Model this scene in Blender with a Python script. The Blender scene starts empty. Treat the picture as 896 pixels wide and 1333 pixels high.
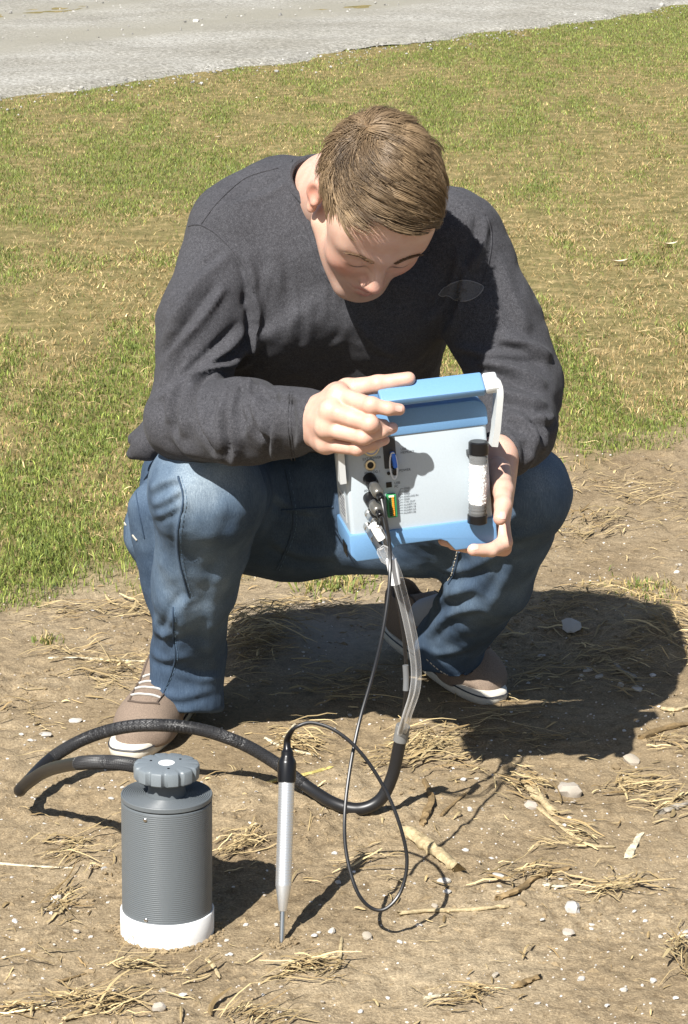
import bpy, bmesh, math, random
import numpy as np
from mathutils import Vector, Matrix
from mathutils.bvhtree import BVHTree

random.seed(7)
RNG = np.random.default_rng(11)
S = bpy.context.scene
COL = S.collection
R_ = math.radians

# ------------------------------------------------------------------ camera
CAM_H, PITCH, FPX = 1.35, R_(14.5), 3500.0      # metres, radians, focal length in photo pixels
PW, PH = 896.0, 1333.0
cam = bpy.data.cameras.new('camera')
cam.sensor_fit = 'VERTICAL'; cam.sensor_height = 36.0
cam.lens = 36.0 * FPX / PH
cam.clip_start = 0.05; cam.clip_end = 2000
camo = bpy.data.objects.new('camera', cam); COL.objects.link(camo)
camo.location = (0, 0, CAM_H)
camo.rotation_euler = (math.pi / 2 - PITCH, 0, 0)
S.camera = camo

# ------------------------------------------------------------------ light
SUN_A, SUN_B = 0.445, 0.84                      # shadow drift to the right / away from the camera per metre of height
sdir = Vector((-SUN_A, -SUN_B, 1.0)).normalized()
w = bpy.data.worlds.new('World'); S.world = w; w.use_nodes = True
nt = w.node_tree; nt.nodes.clear()
wo = nt.nodes.new('ShaderNodeOutputWorld'); bg = nt.nodes.new('ShaderNodeBackground')
sk = nt.nodes.new('ShaderNodeTexSky'); sk.sky_type = 'NISHITA'; sk.sun_disc = False
sk.sun_elevation = math.asin(sdir.z); sk.sun_rotation = math.atan2(sdir.x, sdir.y)
bg.inputs['Strength'].default_value = 0.052
nt.links.new(sk.outputs[0], bg.inputs[0]); nt.links.new(bg.outputs[0], wo.inputs[0])
sun = bpy.data.lights.new('sun', 'SUN'); sun.energy = 5.0; sun.angle = R_(0.53); sun.color = (1.0, 0.965, 0.905)
suno = bpy.data.objects.new('sun', sun); COL.objects.link(suno)
suno.rotation_euler = sdir.to_track_quat('Z', 'Y').to_euler()
suno.location = (-3, -2, 6)
S.view_settings.view_transform = 'Standard'; S.view_settings.look = 'None'
S.view_settings.exposure = 0.95; S.view_settings.gamma = 1.0
S.cycles.max_bounces = 8; S.cycles.transparent_max_bounces = 12; S.cycles.transmission_bounces = 8
S.cycles.caustics_reflective = False; S.cycles.caustics_refractive = False

# ------------------------------------------------------------------ projection helpers
CP, SP = math.cos(PITCH), math.sin(PITCH)
def ray(px, py):
    a = (px - PW / 2) / FPX; b = (PH / 2 - py) / FPX
    return Vector((a, CP + b * SP, -SP + b * CP))
def P(px, py, Y):
    d = ray(px, py); t = Y / d.y
    return Vector((d.x * t, Y, CAM_H + d.z * t))
def G(px, py, z=0.0):
    d = ray(px, py); t = (z - CAM_H) / d.z
    return Vector((d.x * t, d.y * t, z))
def proj(V):
    x = V[:, 0]; y = V[:, 1]; z = V[:, 2] - CAM_H
    dep = y * CP - z * SP; up = y * SP + z * CP
    return np.stack([PW / 2 + FPX * x / dep, PH / 2 - FPX * up / dep], 1)

# ------------------------------------------------------------------ numpy noise
def _hash(i, j, k, s):
    n = (i.astype(np.int64) * 374761393 + j.astype(np.int64) * 668265263 + k.astype(np.int64) * 2147483647 % 1000003 * 7919 + s * 1274126177) & 0xFFFFFFFF
    n = ((n ^ (n >> 13)) * 1274126177) & 0xFFFFFFFF
    n = (n ^ (n >> 16)) & 0xFFFFFFFF
    return n.astype(np.float64) / 4294967295.0
def vnoise(x, y, z=None, s=0):
    x = np.asarray(x, float); y = np.asarray(y, float)
    z = np.zeros_like(x) if z is None else np.asarray(z, float)
    i = np.floor(x); j = np.floor(y); k = np.floor(z)
    u, v, t = x - i, y - j, z - k
    u = u * u * u * (u * (u * 6 - 15) + 10); v = v * v * v * (v * (v * 6 - 15) + 10); t = t * t * t * (t * (t * 6 - 15) + 10)
    r = 0
    for a in (0, 1):
        for b in (0, 1):
            for c in (0, 1):
                wt = (u if a else 1 - u) * (v if b else 1 - v) * (t if c else 1 - t)
                r = r + wt * _hash(i + a, j + b, k + c, s)
    return r * 2 - 1
def fbm(x, y, z=None, s=0, oct=4, lac=2.03, gain=0.5):
    r = 0; a = 1; f = 1
    for o in range(oct):
        r = r + a * vnoise(x * f, y * f, None if z is None else z * f, s + o * 17)
        a *= gain; f *= lac
    return r

# ------------------------------------------------------------------ materials
def mat(name, col, rough=0.6, metal=0.0, spec=0.5, **kw):
    m = bpy.data.materials.new(name); m.use_nodes = True
    b = m.node_tree.nodes['Principled BSDF']
    b.inputs['Base Color'].default_value = (*col, 1)
    b.inputs['Roughness'].default_value = rough
    b.inputs['Metallic'].default_value = metal
    b.inputs['Specular IOR Level'].default_value = spec
    for k, v in kw.items():
        b.inputs[k.replace('_', ' ')].default_value = v
    return m
def nd(m, t, **kw):
    n = m.node_tree.nodes.new(t)
    for k, v in kw.items(): setattr(n, k, v)
    return n
def lk(m, a, b): m.node_tree.links.new(a, b)
def bsdf(m): return m.node_tree.nodes['Principled BSDF']
def texco(m, scale=(1, 1, 1)):
    c = nd(m, 'ShaderNodeTexCoord'); mp = nd(m, 'ShaderNodeMapping'); mp.inputs['Scale'].default_value = scale
    lk(m, c.outputs['Object'], mp.inputs['Vector']); return mp.outputs[0]
def noise_n(m, vec, scale, detail=4, rough=0.6):
    n = nd(m, 'ShaderNodeTexNoise'); n.inputs['Scale'].default_value = scale
    n.inputs['Detail'].default_value = detail; n.inputs['Roughness'].default_value = rough
    if vec is not None: lk(m, vec, n.inputs['Vector'])
    return n.outputs[0]
def ramp(m, fac, stops):
    r = nd(m, 'ShaderNodeValToRGB'); e = r.color_ramp.elements
    while len(e) < len(stops): e.new(0.5)
    for q, (p, c) in zip(e, stops): q.position = p; q.color = (*c, 1)
    lk(m, fac, r.inputs[0]); return r.outputs[0]
def mix(m, a, b, fac, mode='MIX'):
    n = nd(m, 'ShaderNodeMix', data_type='RGBA', blend_type=mode)
    for sock, v in ((n.inputs[6], a), (n.inputs[7], b), (n.inputs[0], fac)):
        if isinstance(v, (int, float)): sock.default_value = v
        elif isinstance(v, tuple): sock.default_value = (*v, 1)
        else: lk(m, v, sock)
    return n.outputs[2]
def bump(m, h, strength=0.3, dist=0.002, chain=None):
    n = nd(m, 'ShaderNodeBump'); n.inputs['Strength'].default_value = strength; n.inputs['Distance'].default_value = dist
    lk(m, h, n.inputs['Height'])
    if chain is not None: lk(m, chain, n.inputs['Normal'])
    return n.outputs[0]
def attr(m, name):
    n = nd(m, 'ShaderNodeAttribute'); n.attribute_name = name; return n
def speckle(name, col, amount=0.25, scale=600, rough=0.6, bmp=0.15, **kw):
    m = mat(name, col, rough, **kw); v = texco(m)
    n = noise_n(m, v, scale, 2)
    lo = tuple(c * (1 - amount) for c in col); hi = tuple(min(1, c * (1 + amount)) for c in col)
    lk(m, ramp(m, n, [(0.3, lo), (0.7, hi)]), bsdf(m).inputs['Base Color'])
    if bmp: lk(m, bump(m, n, bmp, 0.0006), bsdf(m).inputs['Normal'])
    return m

# ------------------------------------------------------------------ mesh helpers
def mesh_np(name, V, F4=None, F3=None, smooth=True):
    me = bpy.data.meshes.new(name)
    V = np.asarray(V, np.float32)
    n4 = 0 if F4 is None else len(F4); n3 = 0 if F3 is None else len(F3)
    me.vertices.add(len(V)); me.vertices.foreach_set('co', V.ravel())
    L = []
    if n4: L.append(np.asarray(F4, np.int32).ravel())
    if n3: L.append(np.asarray(F3, np.int32).ravel())
    L = np.concatenate(L)
    me.loops.add(len(L)); me.loops.foreach_set('vertex_index', L)
    tot = np.concatenate([np.full(n4, 4), np.full(n3, 3)]).astype(np.int32)
    st = np.concatenate([[0], np.cumsum(tot)[:-1]]).astype(np.int32)
    me.polygons.add(n4 + n3); me.polygons.foreach_set('loop_start', st)
    me.polygons.foreach_set('use_smooth', np.full(n4 + n3, smooth))
    me.update(calc_edges=True); me.validate()
    return me
def set_col(me, name, C):
    a = me.color_attributes.new(name, 'FLOAT_COLOR', 'POINT')
    C = np.asarray(C, np.float32)
    if C.ndim == 1: C = np.stack([C, C, C], 1)
    C4 = np.concatenate([C, np.ones((len(C), 1), np.float32)], 1)
    a.data.foreach_set('color', C4.ravel())

def link(name, me, material, parent=None, **props):
    o = bpy.data.objects.new(name, me); COL.objects.link(o)
    if material is not None and len(me.materials) == 0: me.materials.append(material)
    if parent is not None:
        o.parent = parent
        base = parent
        while base.parent is not None: base = base.parent
        if parent.type == 'EMPTY': o.matrix_parent_inverse = Matrix.Translation(-Vector(parent.location))
    for k, v in props.items(): o[k] = v
    return o
def thing(name, label, cat, loc, group=None):
    o = bpy.data.objects.new(name, None); COL.objects.link(o); o.location = loc
    o.empty_display_size = 0.05
    o['label'] = label; o['category'] = cat
    if group: o['group'] = group
    return o

class MB:
    def __init__(s): s.v = []; s.f = []
    def add(s, vs, fs):
        o = len(s.v); s.v += [Vector(v) for v in vs]; s.f += [tuple(i + o for i in f) for f in fs]; return s
    def tube(s, pts, r, n=10, caps=True):
        pts = [Vector(p) for p in pts]; m = len(pts)
        rr = r if callable(r) else (lambda t: r)
        if isinstance(r, (list, tuple)): rr = lambda t: r[min(len(r) - 1, int(round(t * (len(r) - 1))))]
        T = [(pts[min(i + 1, m - 1)] - pts[max(i - 1, 0)]).normalized() for i in range(m)]
        u = T[0].orthogonal().normalized(); vs = []; fs = []
        for i in range(m):
            u = (u - T[i] * u.dot(T[i])).normalized(); b = T[i].cross(u)
            for k in range(n):
                a = 2 * math.pi * k / n
                vs.append(pts[i] + (u * math.cos(a) + b * math.sin(a)) * rr(i / max(1, m - 1)))
        for i in range(m - 1):
            for k in range(n):
                k2 = (k + 1) % n
                fs.append((i * n + k, i * n + k2, (i + 1) * n + k2, (i + 1) * n + k))
        if caps:
            fs.append(tuple(range(n - 1, -1, -1))); fs.append(tuple((m - 1) * n + k for k in range(n)))
        return s.add(vs, fs)
    def lathe(s, prof, n=48, M=Matrix()):
        vs = []; fs = []; m = len(prof)
        for r, z in prof:
            for k in range(n):
                a = 2 * math.pi * k / n
                vs.append(M @ Vector((r * math.cos(a), r * math.sin(a), z)))
        for i in range(m - 1):
            for k in range(n):
                k2 = (k + 1) % n
                fs.append((i * n + k, i * n + k2, (i + 1) * n + k2, (i + 1) * n + k))
        fs.append(tuple(range(n - 1, -1, -1))); fs.append(tuple((m - 1) * n + k for k in range(n)))
        return s.add(vs, fs)
    def prism(s, poly, y0, y1, M=Matrix(), bevel=0.0, seg=2):
        """poly in local xz, extruded along y from y0 (front) to y1"""
        bm = bmesh.new()
        a = [bm.verts.new((x, y0, z)) for x, z in poly]; b = [bm.verts.new((x, y1, z)) for x, z in poly]
        n = len(poly)
        bm.faces.new(a); bm.faces.new(b[::-1])
        for i in range(n): bm.faces.new((a[(i + 1) % n], a[i], b[i], b[(i + 1) % n]))
        bmesh.ops.recalc_face_normals(bm, faces=bm.faces)
        if bevel > 0:
            ed = [e for e in bm.edges if e.calc_face_angle(0) > 0.5]
            bmesh.ops.bevel(bm, geom=ed, offset=bevel, segments=seg, profile=0.5, affect='EDGES', clamp_overlap=True)
        bm.verts.index_update()
        s.add([M @ v.co for v in bm.verts], [[v.index for v in f.verts] for f in bm.faces]); bm.free(); return s
    def box(s, c, d, M=Matrix(), bevel=0.0, seg=2):
        c = Vector(c); x, y, z = d[0] / 2, d[1] / 2, d[2] / 2
        return s.prism([(-x, -z), (x, -z), (x, z), (-x, z)], -y, y, M @ Matrix.Translation(c), bevel, seg)
    def mesh(s, name, smooth=True, angle=35):
        me = bpy.data.meshes.new(name); me.from_pydata([tuple(v) for v in s.v], [], s.f); me.update()
        if smooth:
            me.polygons.foreach_set('use_smooth', [True] * len(me.polygons))
            try: me.set_sharp_from_angle(angle=R_(angle))
            except Exception: pass
        return me
    def build(s, name, m, parent=None, smooth=True, angle=35, **props):
        return link(name, s.mesh(name, smooth, angle), m, parent, **props)

def catmull(pts, n=8, closed=False):
    pts = [Vector(p) for p in pts]; out = []
    for i in range(len(pts) - 1):
        p0 = pts[max(i - 1, 0)]; p1 = pts[i]; p2 = pts[i + 1]; p3 = pts[min(i + 2, len(pts) - 1)]
        for k in range(n):
            t = k / n
            out.append(0.5 * ((2 * p1) + (p2 - p0) * t + (2 * p0 - 5 * p1 + 4 * p2 - p3) * t * t + (3 * p1 - p0 - 3 * p2 + p3) * t ** 3))
    out.append(pts[-1]); return out

# ------------------------------------------------------------------ signed distance modelling
class Field:
    def __init__(s, lo, hi, h):
        s.lo = np.array(lo, float); s.h = h
        n = np.ceil((np.array(hi, float) - s.lo) / h).astype(int) + 1
        s.ax = [s.lo[i] + h * np.arange(n[i]) for i in range(3)]
        s.F = np.ones(n, np.float32)
    def sub(s, lo, hi):
        sl = []
        for i in range(3):
            a = int(np.clip(np.floor((lo[i] - s.lo[i]) / s.h), 0, len(s.ax[i]) - 1))
            b = int(np.clip(np.ceil((hi[i] - s.lo[i]) / s.h) + 1, a + 1, len(s.ax[i])))
            sl.append(slice(a, b))
        X = s.ax[0][sl[0]].astype(np.float32)[:, None, None]; Y = s.ax[1][sl[1]].astype(np.float32)[None, :, None]; Z = s.ax[2][sl[2]].astype(np.float32)[None, None, :]
        return tuple(sl), X, Y, Z
    @staticmethod
    def smin(a, b, k):
        if k <= 0: return np.minimum(a, b)
        h = np.clip(0.5 + 0.5 * (b - a) / k, 0, 1)
        return b + (a - b) * h - k * h * (1 - h)
    def _op(s, sl, d, k, neg):
        if neg: s.F[sl] = -s.smin(-s.F[sl], d, k)
        else: s.F[sl] = s.smin(s.F[sl], d, k)
    def cone(s, a, b, ra, rb, k=0.02, neg=False, mg=0.06):
        a = np.array(a, float); b = np.array(b, float); r = max(ra, rb) + mg
        sl, X, Y, Z = s.sub(np.minimum(a, b) - r, np.maximum(a, b) + r)
        ba = b - a; L = float(ba @ ba) + 1e-12
        x, y, z = X - a[0], Y - a[1], Z - a[2]
        t = np.clip((x * ba[0] + y * ba[1] + z * ba[2]) / L, 0, 1)
        d = np.sqrt((x - t * ba[0]) ** 2 + (y - t * ba[1]) ** 2 + (z - t * ba[2]) ** 2) - (ra + t * (rb - ra))
        s._op(sl, d.astype(np.float32), k, neg); return s
    def chain(s, pts, rs, k=0.02):
        for i in range(len(pts) - 1): s.cone(pts[i], pts[i + 1], rs[i], rs[i + 1], k)
        return s
    def ell(s, c, r, k=0.02, M=None, neg=False, mg=0.06):
        c = np.array(c, float); R = max(r) + mg
        sl, X, Y, Z = s.sub(c - R, c + R)
        x, y, z = X - c[0], Y - c[1], Z - c[2]
        if M is not None:
            M = np.array([list(q) for q in M], float)[:3, :3]
            x, y, z = (M[0, 0] * x + M[1, 0] * y + M[2, 0] * z, M[0, 1] * x + M[1, 1] * y + M[2, 1] * z, M[0, 2] * x + M[1, 2] * y + M[2, 2] * z)
        k0 = np.sqrt((x / r[0]) ** 2 + (y / r[1]) ** 2 + (z / r[2]) ** 2)
        k1 = np.sqrt((x / r[0] ** 2) ** 2 + (y / r[1] ** 2) ** 2 + (z / r[2] ** 2) ** 2) + 1e-9
        d = k0 * (k0 - 1) / k1
        s._op(sl, d.astype(np.float32), k, neg); return s
    def cut(s, c, n, R, k=0.004):
        """remove everything on the +n side of the plane through c, within a box of half size R about c"""
        c = np.array(c, float); n = np.array(n, float); n /= np.linalg.norm(n)
        sl, X, Y, Z = s.sub(c - R, c + R)
        d = (X - c[0]) * n[0] + (Y - c[1]) * n[1] + (Z - c[2]) * n[2]
        d = -d + 0 * s.F[sl]
        s._op(sl, d.astype(np.float32), k, True); return s
    def mesh(s):
        F = s.F; ins = F < 0
        sh = np.array(F.shape) - 1
        cnt = np.zeros(sh, np.int8)
        for a in (0, 1):
            for b in (0, 1):
                for c in (0, 1):
                    cnt += ins[a:a + sh[0], b:b + sh[1], c:c + sh[2]]
        act = (cnt > 0) & (cnt < 8)
        I = np.argwhere(act)
        idx = np.full(sh, -1, np.int64); idx[act] = np.arange(len(I))
        acc = np.zeros((len(I), 3)); num = np.zeros(len(I))
        i, j, k = I.T
        for ax in range(3):
            o1, o2 = [q for q in range(3) if q != ax]
            for a in (0, 1):
                for b in (0, 1):
                    p0 = [i.copy(), j.copy(), k.copy()]; p0[o1] = p0[o1] + a; p0[o2] = p0[o2] + b
                    p1 = [q.copy() for q in p0]; p1[ax] = p1[ax] + 1
                    f0 = F[tuple(p0)]; f1 = F[tuple(p1)]
                    m = (f0 < 0) != (f1 < 0)
                    t = np.where(m, f0 / np.where(m, f0 - f1, 1), 0)
                    q = np.stack(p0, 1).astype(float); q[:, ax] += t
                    acc[m] += q[m]; num[m] += 1
        V = acc / num[:, None] * s.h + s.lo
        Q = []
        for ax in range(3):
            o1, o2 = (ax + 1) % 3, (ax + 2) % 3
            sl0 = [slice(None)] * 3; sl1 = [slice(None)] * 3
            sl0[ax] = slice(0, -1); sl1[ax] = slice(1, None)
            A = ins[tuple(sl0)]; B = ins[tuple(sl1)]
            E = np.argwhere(A != B)
            ok = (E[:, o1] > 0) & (E[:, o2] > 0) & (E[:, o1] < sh[o1]) & (E[:, o2] < sh[o2]); E = E[ok]
            d1 = np.zeros(3, int); d1[o1] = 1; d2 = np.zeros(3, int); d2[o2] = 1
            q = np.stack([idx[tuple((E - d1 - d2).T)], idx[tuple((E - d2).T)], idx[tuple(E.T)], idx[tuple((E - d1).T)]], 1)
            fl = ~A[tuple(E.T)]
            q[fl] = q[fl][:, ::-1]
            Q.append(q)
        return V, np.concatenate(Q)

def vnormals(V, Q):
    a, b, c, d = (V[Q[:, i]] for i in range(4))
    n = np.cross(c - a, d - b)
    N = np.zeros_like(V)
    for i in range(4): np.add.at(N, Q[:, i], n)
    return N / (np.linalg.norm(N, axis=1, keepdims=True) + 1e-12)
def smooth_v(V, Q, it=2, lam=0.5):
    e = np.concatenate([Q[:, [0, 1]], Q[:, [1, 2]], Q[:, [2, 3]], Q[:, [3, 0]]])
    deg = np.bincount(e.ravel(), minlength=len(V)).astype(float)
    for _ in range(it):
        A = np.zeros_like(V)
        for c in range(3):
            A[:, c] = np.bincount(e[:, 0], V[e[:, 1], c], len(V)) + np.bincount(e[:, 1], V[e[:, 0], c], len(V))
        V = V + lam * (A / deg[:, None] - V)
    return V
def view_face(V, N):
    d = np.array([0, 0, CAM_H]) - V
    d /= np.linalg.norm(d, axis=1, keepdims=True)
    return (d * N).sum(1)
def folds(V, Q, strokes):
    """press or raise folds along polylines given in photo pixels, on the faces that look at the camera"""
    N = vnormals(smooth_v(V, Q, 10, .6), Q); V = V.copy(); V0 = V.copy()
    for (pl, wd, amp) in strokes:
        px = proj(V0); fc = np.clip(view_face(V0, N) * 2.2, 0, 1)
        pl = np.array([[p.x, p.y] for p in catmull([(x, y, 0) for x, y in pl], 5)])
        lo = pl.min(0) - 4 * wd; hi = pl.max(0) + 4 * wd
        sel = np.where((px > lo).all(1) & (px < hi).all(1) & (fc > 0))[0]
        if not len(sel): continue
        p = px[sel]; best = np.full(len(sel), 1e9); sgn = np.zeros(len(sel)); tt = np.zeros(len(sel)); m = len(pl) - 1
        for i in range(m):
            a = pl[i]; b = pl[i + 1]; ab = b - a; L = ab @ ab + 1e-9
            tr = ((p - a) @ ab) / L; t = np.clip(tr, 0, 1)
            dv = p - a - t[:, None] * ab; d = np.hypot(dv[:, 0], dv[:, 1])
            cr = ab[0] * (p[:, 1] - a[1]) - ab[1] * (p[:, 0] - a[0])
            u = d < best
            best[u] = d[u]; sgn[u] = np.sign(cr[u]); tt[u] = (i + t[u]) / m
        sd = best * sgn; end = np.clip(np.minimum(tt, 1 - tt) * 4, 0, 1) ** 0.7
        endd = np.where((tt <= 0) | (tt >= 1), np.exp(-(best / wd) ** 2), 1)
        prof = np.exp(-(sd / wd) ** 2) - 0.75 * np.exp(-((sd - 1.35 * wd) / (0.8 * wd)) ** 2)
        V[sel] += N[sel] * (amp * prof * end * endd * fc[sel])[:, None]
    return smooth_v(V, Q, 2, .5)
def bvh_of(V, Q): return BVHTree.FromPolygons([tuple(v) for v in V], [tuple(int(i) for i in q) for q in Q])
ORI = Vector((0, 0, CAM_H))
def on_surface(bvh, pl, lift=0.001, n=6):
    out = []
    for p in catmull([(x, y, 0) for x, y in pl], n):
        h = bvh.ray_cast(ORI, ray(p.x, p.y).normalized())
        if h[0] is not None: out.append(h[0] + h[1] * lift)
    return out
def seam(bvh, pl, r, name, m, parent, lift=0.0005, n=6, **kw):
    pts = on_surface(bvh, pl, lift, n)
    if len(pts) > 2: return MB().tube(pts, r, 6).build(name, m, parent, **kw)
def stitches(bvh, pl, r, ln, name, m, parent, lift=0.001):
    pts = on_surface(bvh, pl, lift, 14); mb = MB(); acc = 0; on = True; cur = [pts[0]] if pts else []
    for a, b in zip(pts, pts[1:]):
        if (b - a).length > 0.03: cur = []; continue
        acc += (b - a).length; cur.append(b)
        if acc > (ln if on else ln * 0.5):
            if on and len(cur) > 1: mb.tube(cur, r, 4)
            on = not on; acc = 0; cur = [b]
    if mb.v: return mb.build(name, m, parent, kind='stuff')

# ================================================================== GROUND
def edge_y(x):
    """distance at which the turf begins, as a function of x (bare field soil lies on the near side)"""
    return np.interp(x, [-3, -0.62, -0.2, 0.0, 0.45, 0.8, 3], [4.2, 4.40, 4.50, 4.95, 5.70, 5.82, 5.9])
def turf(x, y):
    d = y - edge_y(x) + 0.16 * fbm(x * 2.3, y * 2.3, s=3, oct=3) + 0.10 * vnoise(x * 9, y * 9, s=5)
    return np.clip(d / 0.36, 0, 1)
def relief(x, y):
    d = np.hypot(x, y - 3.6)
    near = np.clip(1 - (d - 3.0) / 6.0, 0, 1)
    z = 0.010 * fbm(x * 1.7, y * 1.7, s=21, oct=2)
    clod = np.abs(fbm(x * 13, y * 13, s=31, oct=3)); z += 0.007 * clod * np.clip(0.5 + vnoise(x * 2.1, y * 2.1, s=8), 0, 1)
    z += 0.0026 * fbm(x * 36, y * 36, s=41, oct=3) + 0.0017 * vnoise(x * 105, y * 105, s=49)
    rough = np.clip(vnoise(x * 3.4, y * 3.4, s=44) * 1.7 - 0.15, 0, 1)
    lump = np.clip(0.42 - np.abs(vnoise(x * 30, y * 30, s=45)), 0, 1) + 0.6 * np.clip(0.4 - np.abs(vnoise(x * 62, y * 62, s=46)), 0, 1)
    z += 0.015 * rough * lump
    flat = np.ones_like(z)
    for (cx, cy, r) in FLAT: flat *= np.clip((np.hypot(x - cx, y - cy) - r * 0.8) / (r * 0.8), 0, 1) * 0.85 + 0.15
    for (cx, cy, rx, ry, hh) in MOUND: z = z + hh * np.exp(-((x - cx) / rx) ** 2 - ((y - cy) / ry) ** 2)
    return z * near * flat
# sampler, probe tip and the two feet press the soil flat
SAMP = G(218, 1213); TIP = G(367, 1228)
FLAT = [(SAMP.x, SAMP.y, 0.09), (TIP.x, TIP.y, 0.03), (-0.27, 3.93, 0.17), (0.14, 4.18, 0.17)]
_m1 = G(345, 835); _m2 = G(760, 800); _m3 = G(855, 835)
MOUND = [(_m1.x, _m1.y, 0.10, 0.14, 0.030), (_m2.x, _m2.y, 0.16, 0.16, 0.02), (_m3.x, _m3.y, 0.10, 0.12, 0.022)]

xs = np.concatenate([-np.geomspace(220, 1.6, 22), np.linspace(-1.5, -0.75, 70)[:-1], np.linspace(-0.75, 0.75, 240), np.linspace(0.75, 1.5, 70)[1:], np.geomspace(1.6, 220, 22)])
ys = [-200, -80, -30, -10, -3, 0, 1.2, 2.0, 2.4]
y = 2.5
while y < 6.6: ys.append(y); y += 0.0053 * (y / 2.8) ** 1.6
ys += list(np.geomspace(6.65, 320, 60)); ys = np.array(ys)
XX, YY = np.meshgrid(xs, ys)
ZZ = relief(XX, YY)
nx, ny = len(xs), len(ys)
V = np.stack([XX, YY, ZZ], 2).reshape(-1, 3)
ii = (np.arange(ny - 1)[:, None] * nx + np.arange(nx - 1)[None, :]).ravel()
me = mesh_np('ground', V, np.stack([ii, ii + 1, ii + nx + 1, ii + nx], 1))
fx, fy = XX.ravel(), YY.ravel()
damp = np.clip(vnoise(fx * 1.3, fy * 1.3, s=61) * 0.9 + 0.3 * fbm(fx * 6, fy * 6, s=62, oct=2), 0, 1)
bare = np.exp(-((fx - G(420, 830).x) / 0.13) ** 2 - ((fy - G(420, 830).y) / 0.2) ** 2)
set_col(me, 'mask', np.stack([turf(fx, fy), damp, bare], 1))
GM = mat('soil', (0.3, 0.21, 0.12), 0.95, spec=0.15)
v = texco(GM)
n1 = noise_n(GM, v, 2.6, 6, 0.65); n2 = noise_n(GM, v, 55, 5, 0.7); n3 = noise_n(GM, v, 300, 3, 0.7); n4 = noise_n(GM, v, 11, 5, 0.7)
soil = ramp(GM, n1, [(0.3, (0.205, 0.154, 0.093)), (0.5, (0.285, 0.222, 0.140)), (0.72, (0.37, 0.298, 0.198))])
soil = mix(GM, soil, ramp(GM, n2, [(0.30, (0.40, 0.36, 0.31)), (0.48, (0.9, 0.9, 0.9)), (0.72, (1.25, 1.23, 1.2))]), 0.75, 'MULTIPLY')
soil = mix(GM, soil, ramp(GM, n3, [(0.3, (0.55, 0.52, 0.48)), (0.55, (1.0, 1.0, 1.0)), (0.72, (1.75, 1.75, 1.72))]), 0.8, 'MULTIPLY')
thatch = ramp(GM, n4, [(0.3, (0.12, 0.112, 0.042)), (0.5, (0.225, 0.185, 0.08)), (0.7, (0.40, 0.30, 0.155))])
thatch = mix(GM, thatch, ramp(GM, n2, [(0.3, (0.4, 0.42, 0.35)), (0.7, (1.1, 1.1, 1.05))]), 0.8, 'MULTIPLY')
a = attr(GM, 'mask'); sp = nd(GM, 'ShaderNodeSeparateColor'); lk(GM, a.outputs['Color'], sp.inputs[0])
mlt = nd(GM, 'ShaderNodeMath', operation='MULTIPLY'); mlt.inputs[1].default_value = 0.45; lk(GM, sp.outputs[1], mlt.inputs[0])
soil = mix(GM, soil, (0.20, 0.143, 0.078), mlt.outputs[0])
mlb = nd(GM, 'ShaderNodeMath', operation='MULTIPLY'); mlb.inputs[1].default_value = 0.6; lk(GM, sp.outputs[2], mlb.inputs[0])
soil = mix(GM, soil, (0.33, 0.30, 0.26), mlb.outputs[0])
lk(GM, mix(GM, soil, thatch, sp.outputs[0]), bsdf(GM).inputs['Base Color'])
bsum = nd(GM, 'ShaderNodeMath', operation='MULTIPLY_ADD'); lk(GM, n2, bsum.inputs[0]); bsum.inputs[1].default_value = 2.0; lk(GM, n3, bsum.inputs[2])
lk(GM, bump(GM, bsum.outputs[0], 0.7, 0.0032), bsdf(GM).inputs['Normal'])
link('ground', me, GM, kind='structure')
def gz(x, y): return float(relief(np.array([x]), np.array([y]))[0])
def on_ground(px, py, dz=0.0):
    g = G(px, py)
    for _ in range(3): g = G(px, py, gz(g.x, g.y))
    g.z += dz; return g

# ------------------------------------------------------------------ gravel road, running away to the right
ra, rb = G(0, 132), G(896, 8)                    # its near edge
rd = (rb - ra).normalized(); rn = Vector((-rd.y, rd.x, 0))
def road_d(x, y): return (x - ra.x) * rn.x + (y - ra.y) * rn.y + 0.10 * fbm(x * 1.6, y * 1.6, s=71, oct=3)
us = np.concatenate([np.linspace(-60, -4, 30)[:-1], np.linspace(-4, 22, 240), np.linspace(22, 90, 30)[1:]])
vs_ = np.concatenate([np.linspace(0, 5, 130), np.linspace(5, 9, 40)[1:]])
UU, VV = np.meshgrid(us, vs_)
X = ra.x + rd.x * UU + rn.x * VV; Y = ra.y + rd.y * UU + rn.y * VV
X0 = ra.x + rd.x * UU; Y0 = ra.y + rd.y * UU
jit = (-0.10 * fbm(X0 * 1.6, Y0 * 1.6, s=71, oct=3) + 0.03 * vnoise(X0 * 9, Y0 * 9, s=72)) * np.clip(1 - VV / .8, 0, 1)
X = X + rn.x * jit; Y = Y + rn.y * jit
Z = 0.006 + 0.012 * fbm(X * 0.9, Y * 0.9, s=73, oct=2) + 0.006 * fbm(X * 12, Y * 12, s=74, oct=3) - 0.03 * np.clip(1 - VV / .12, 0, 1)
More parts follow.
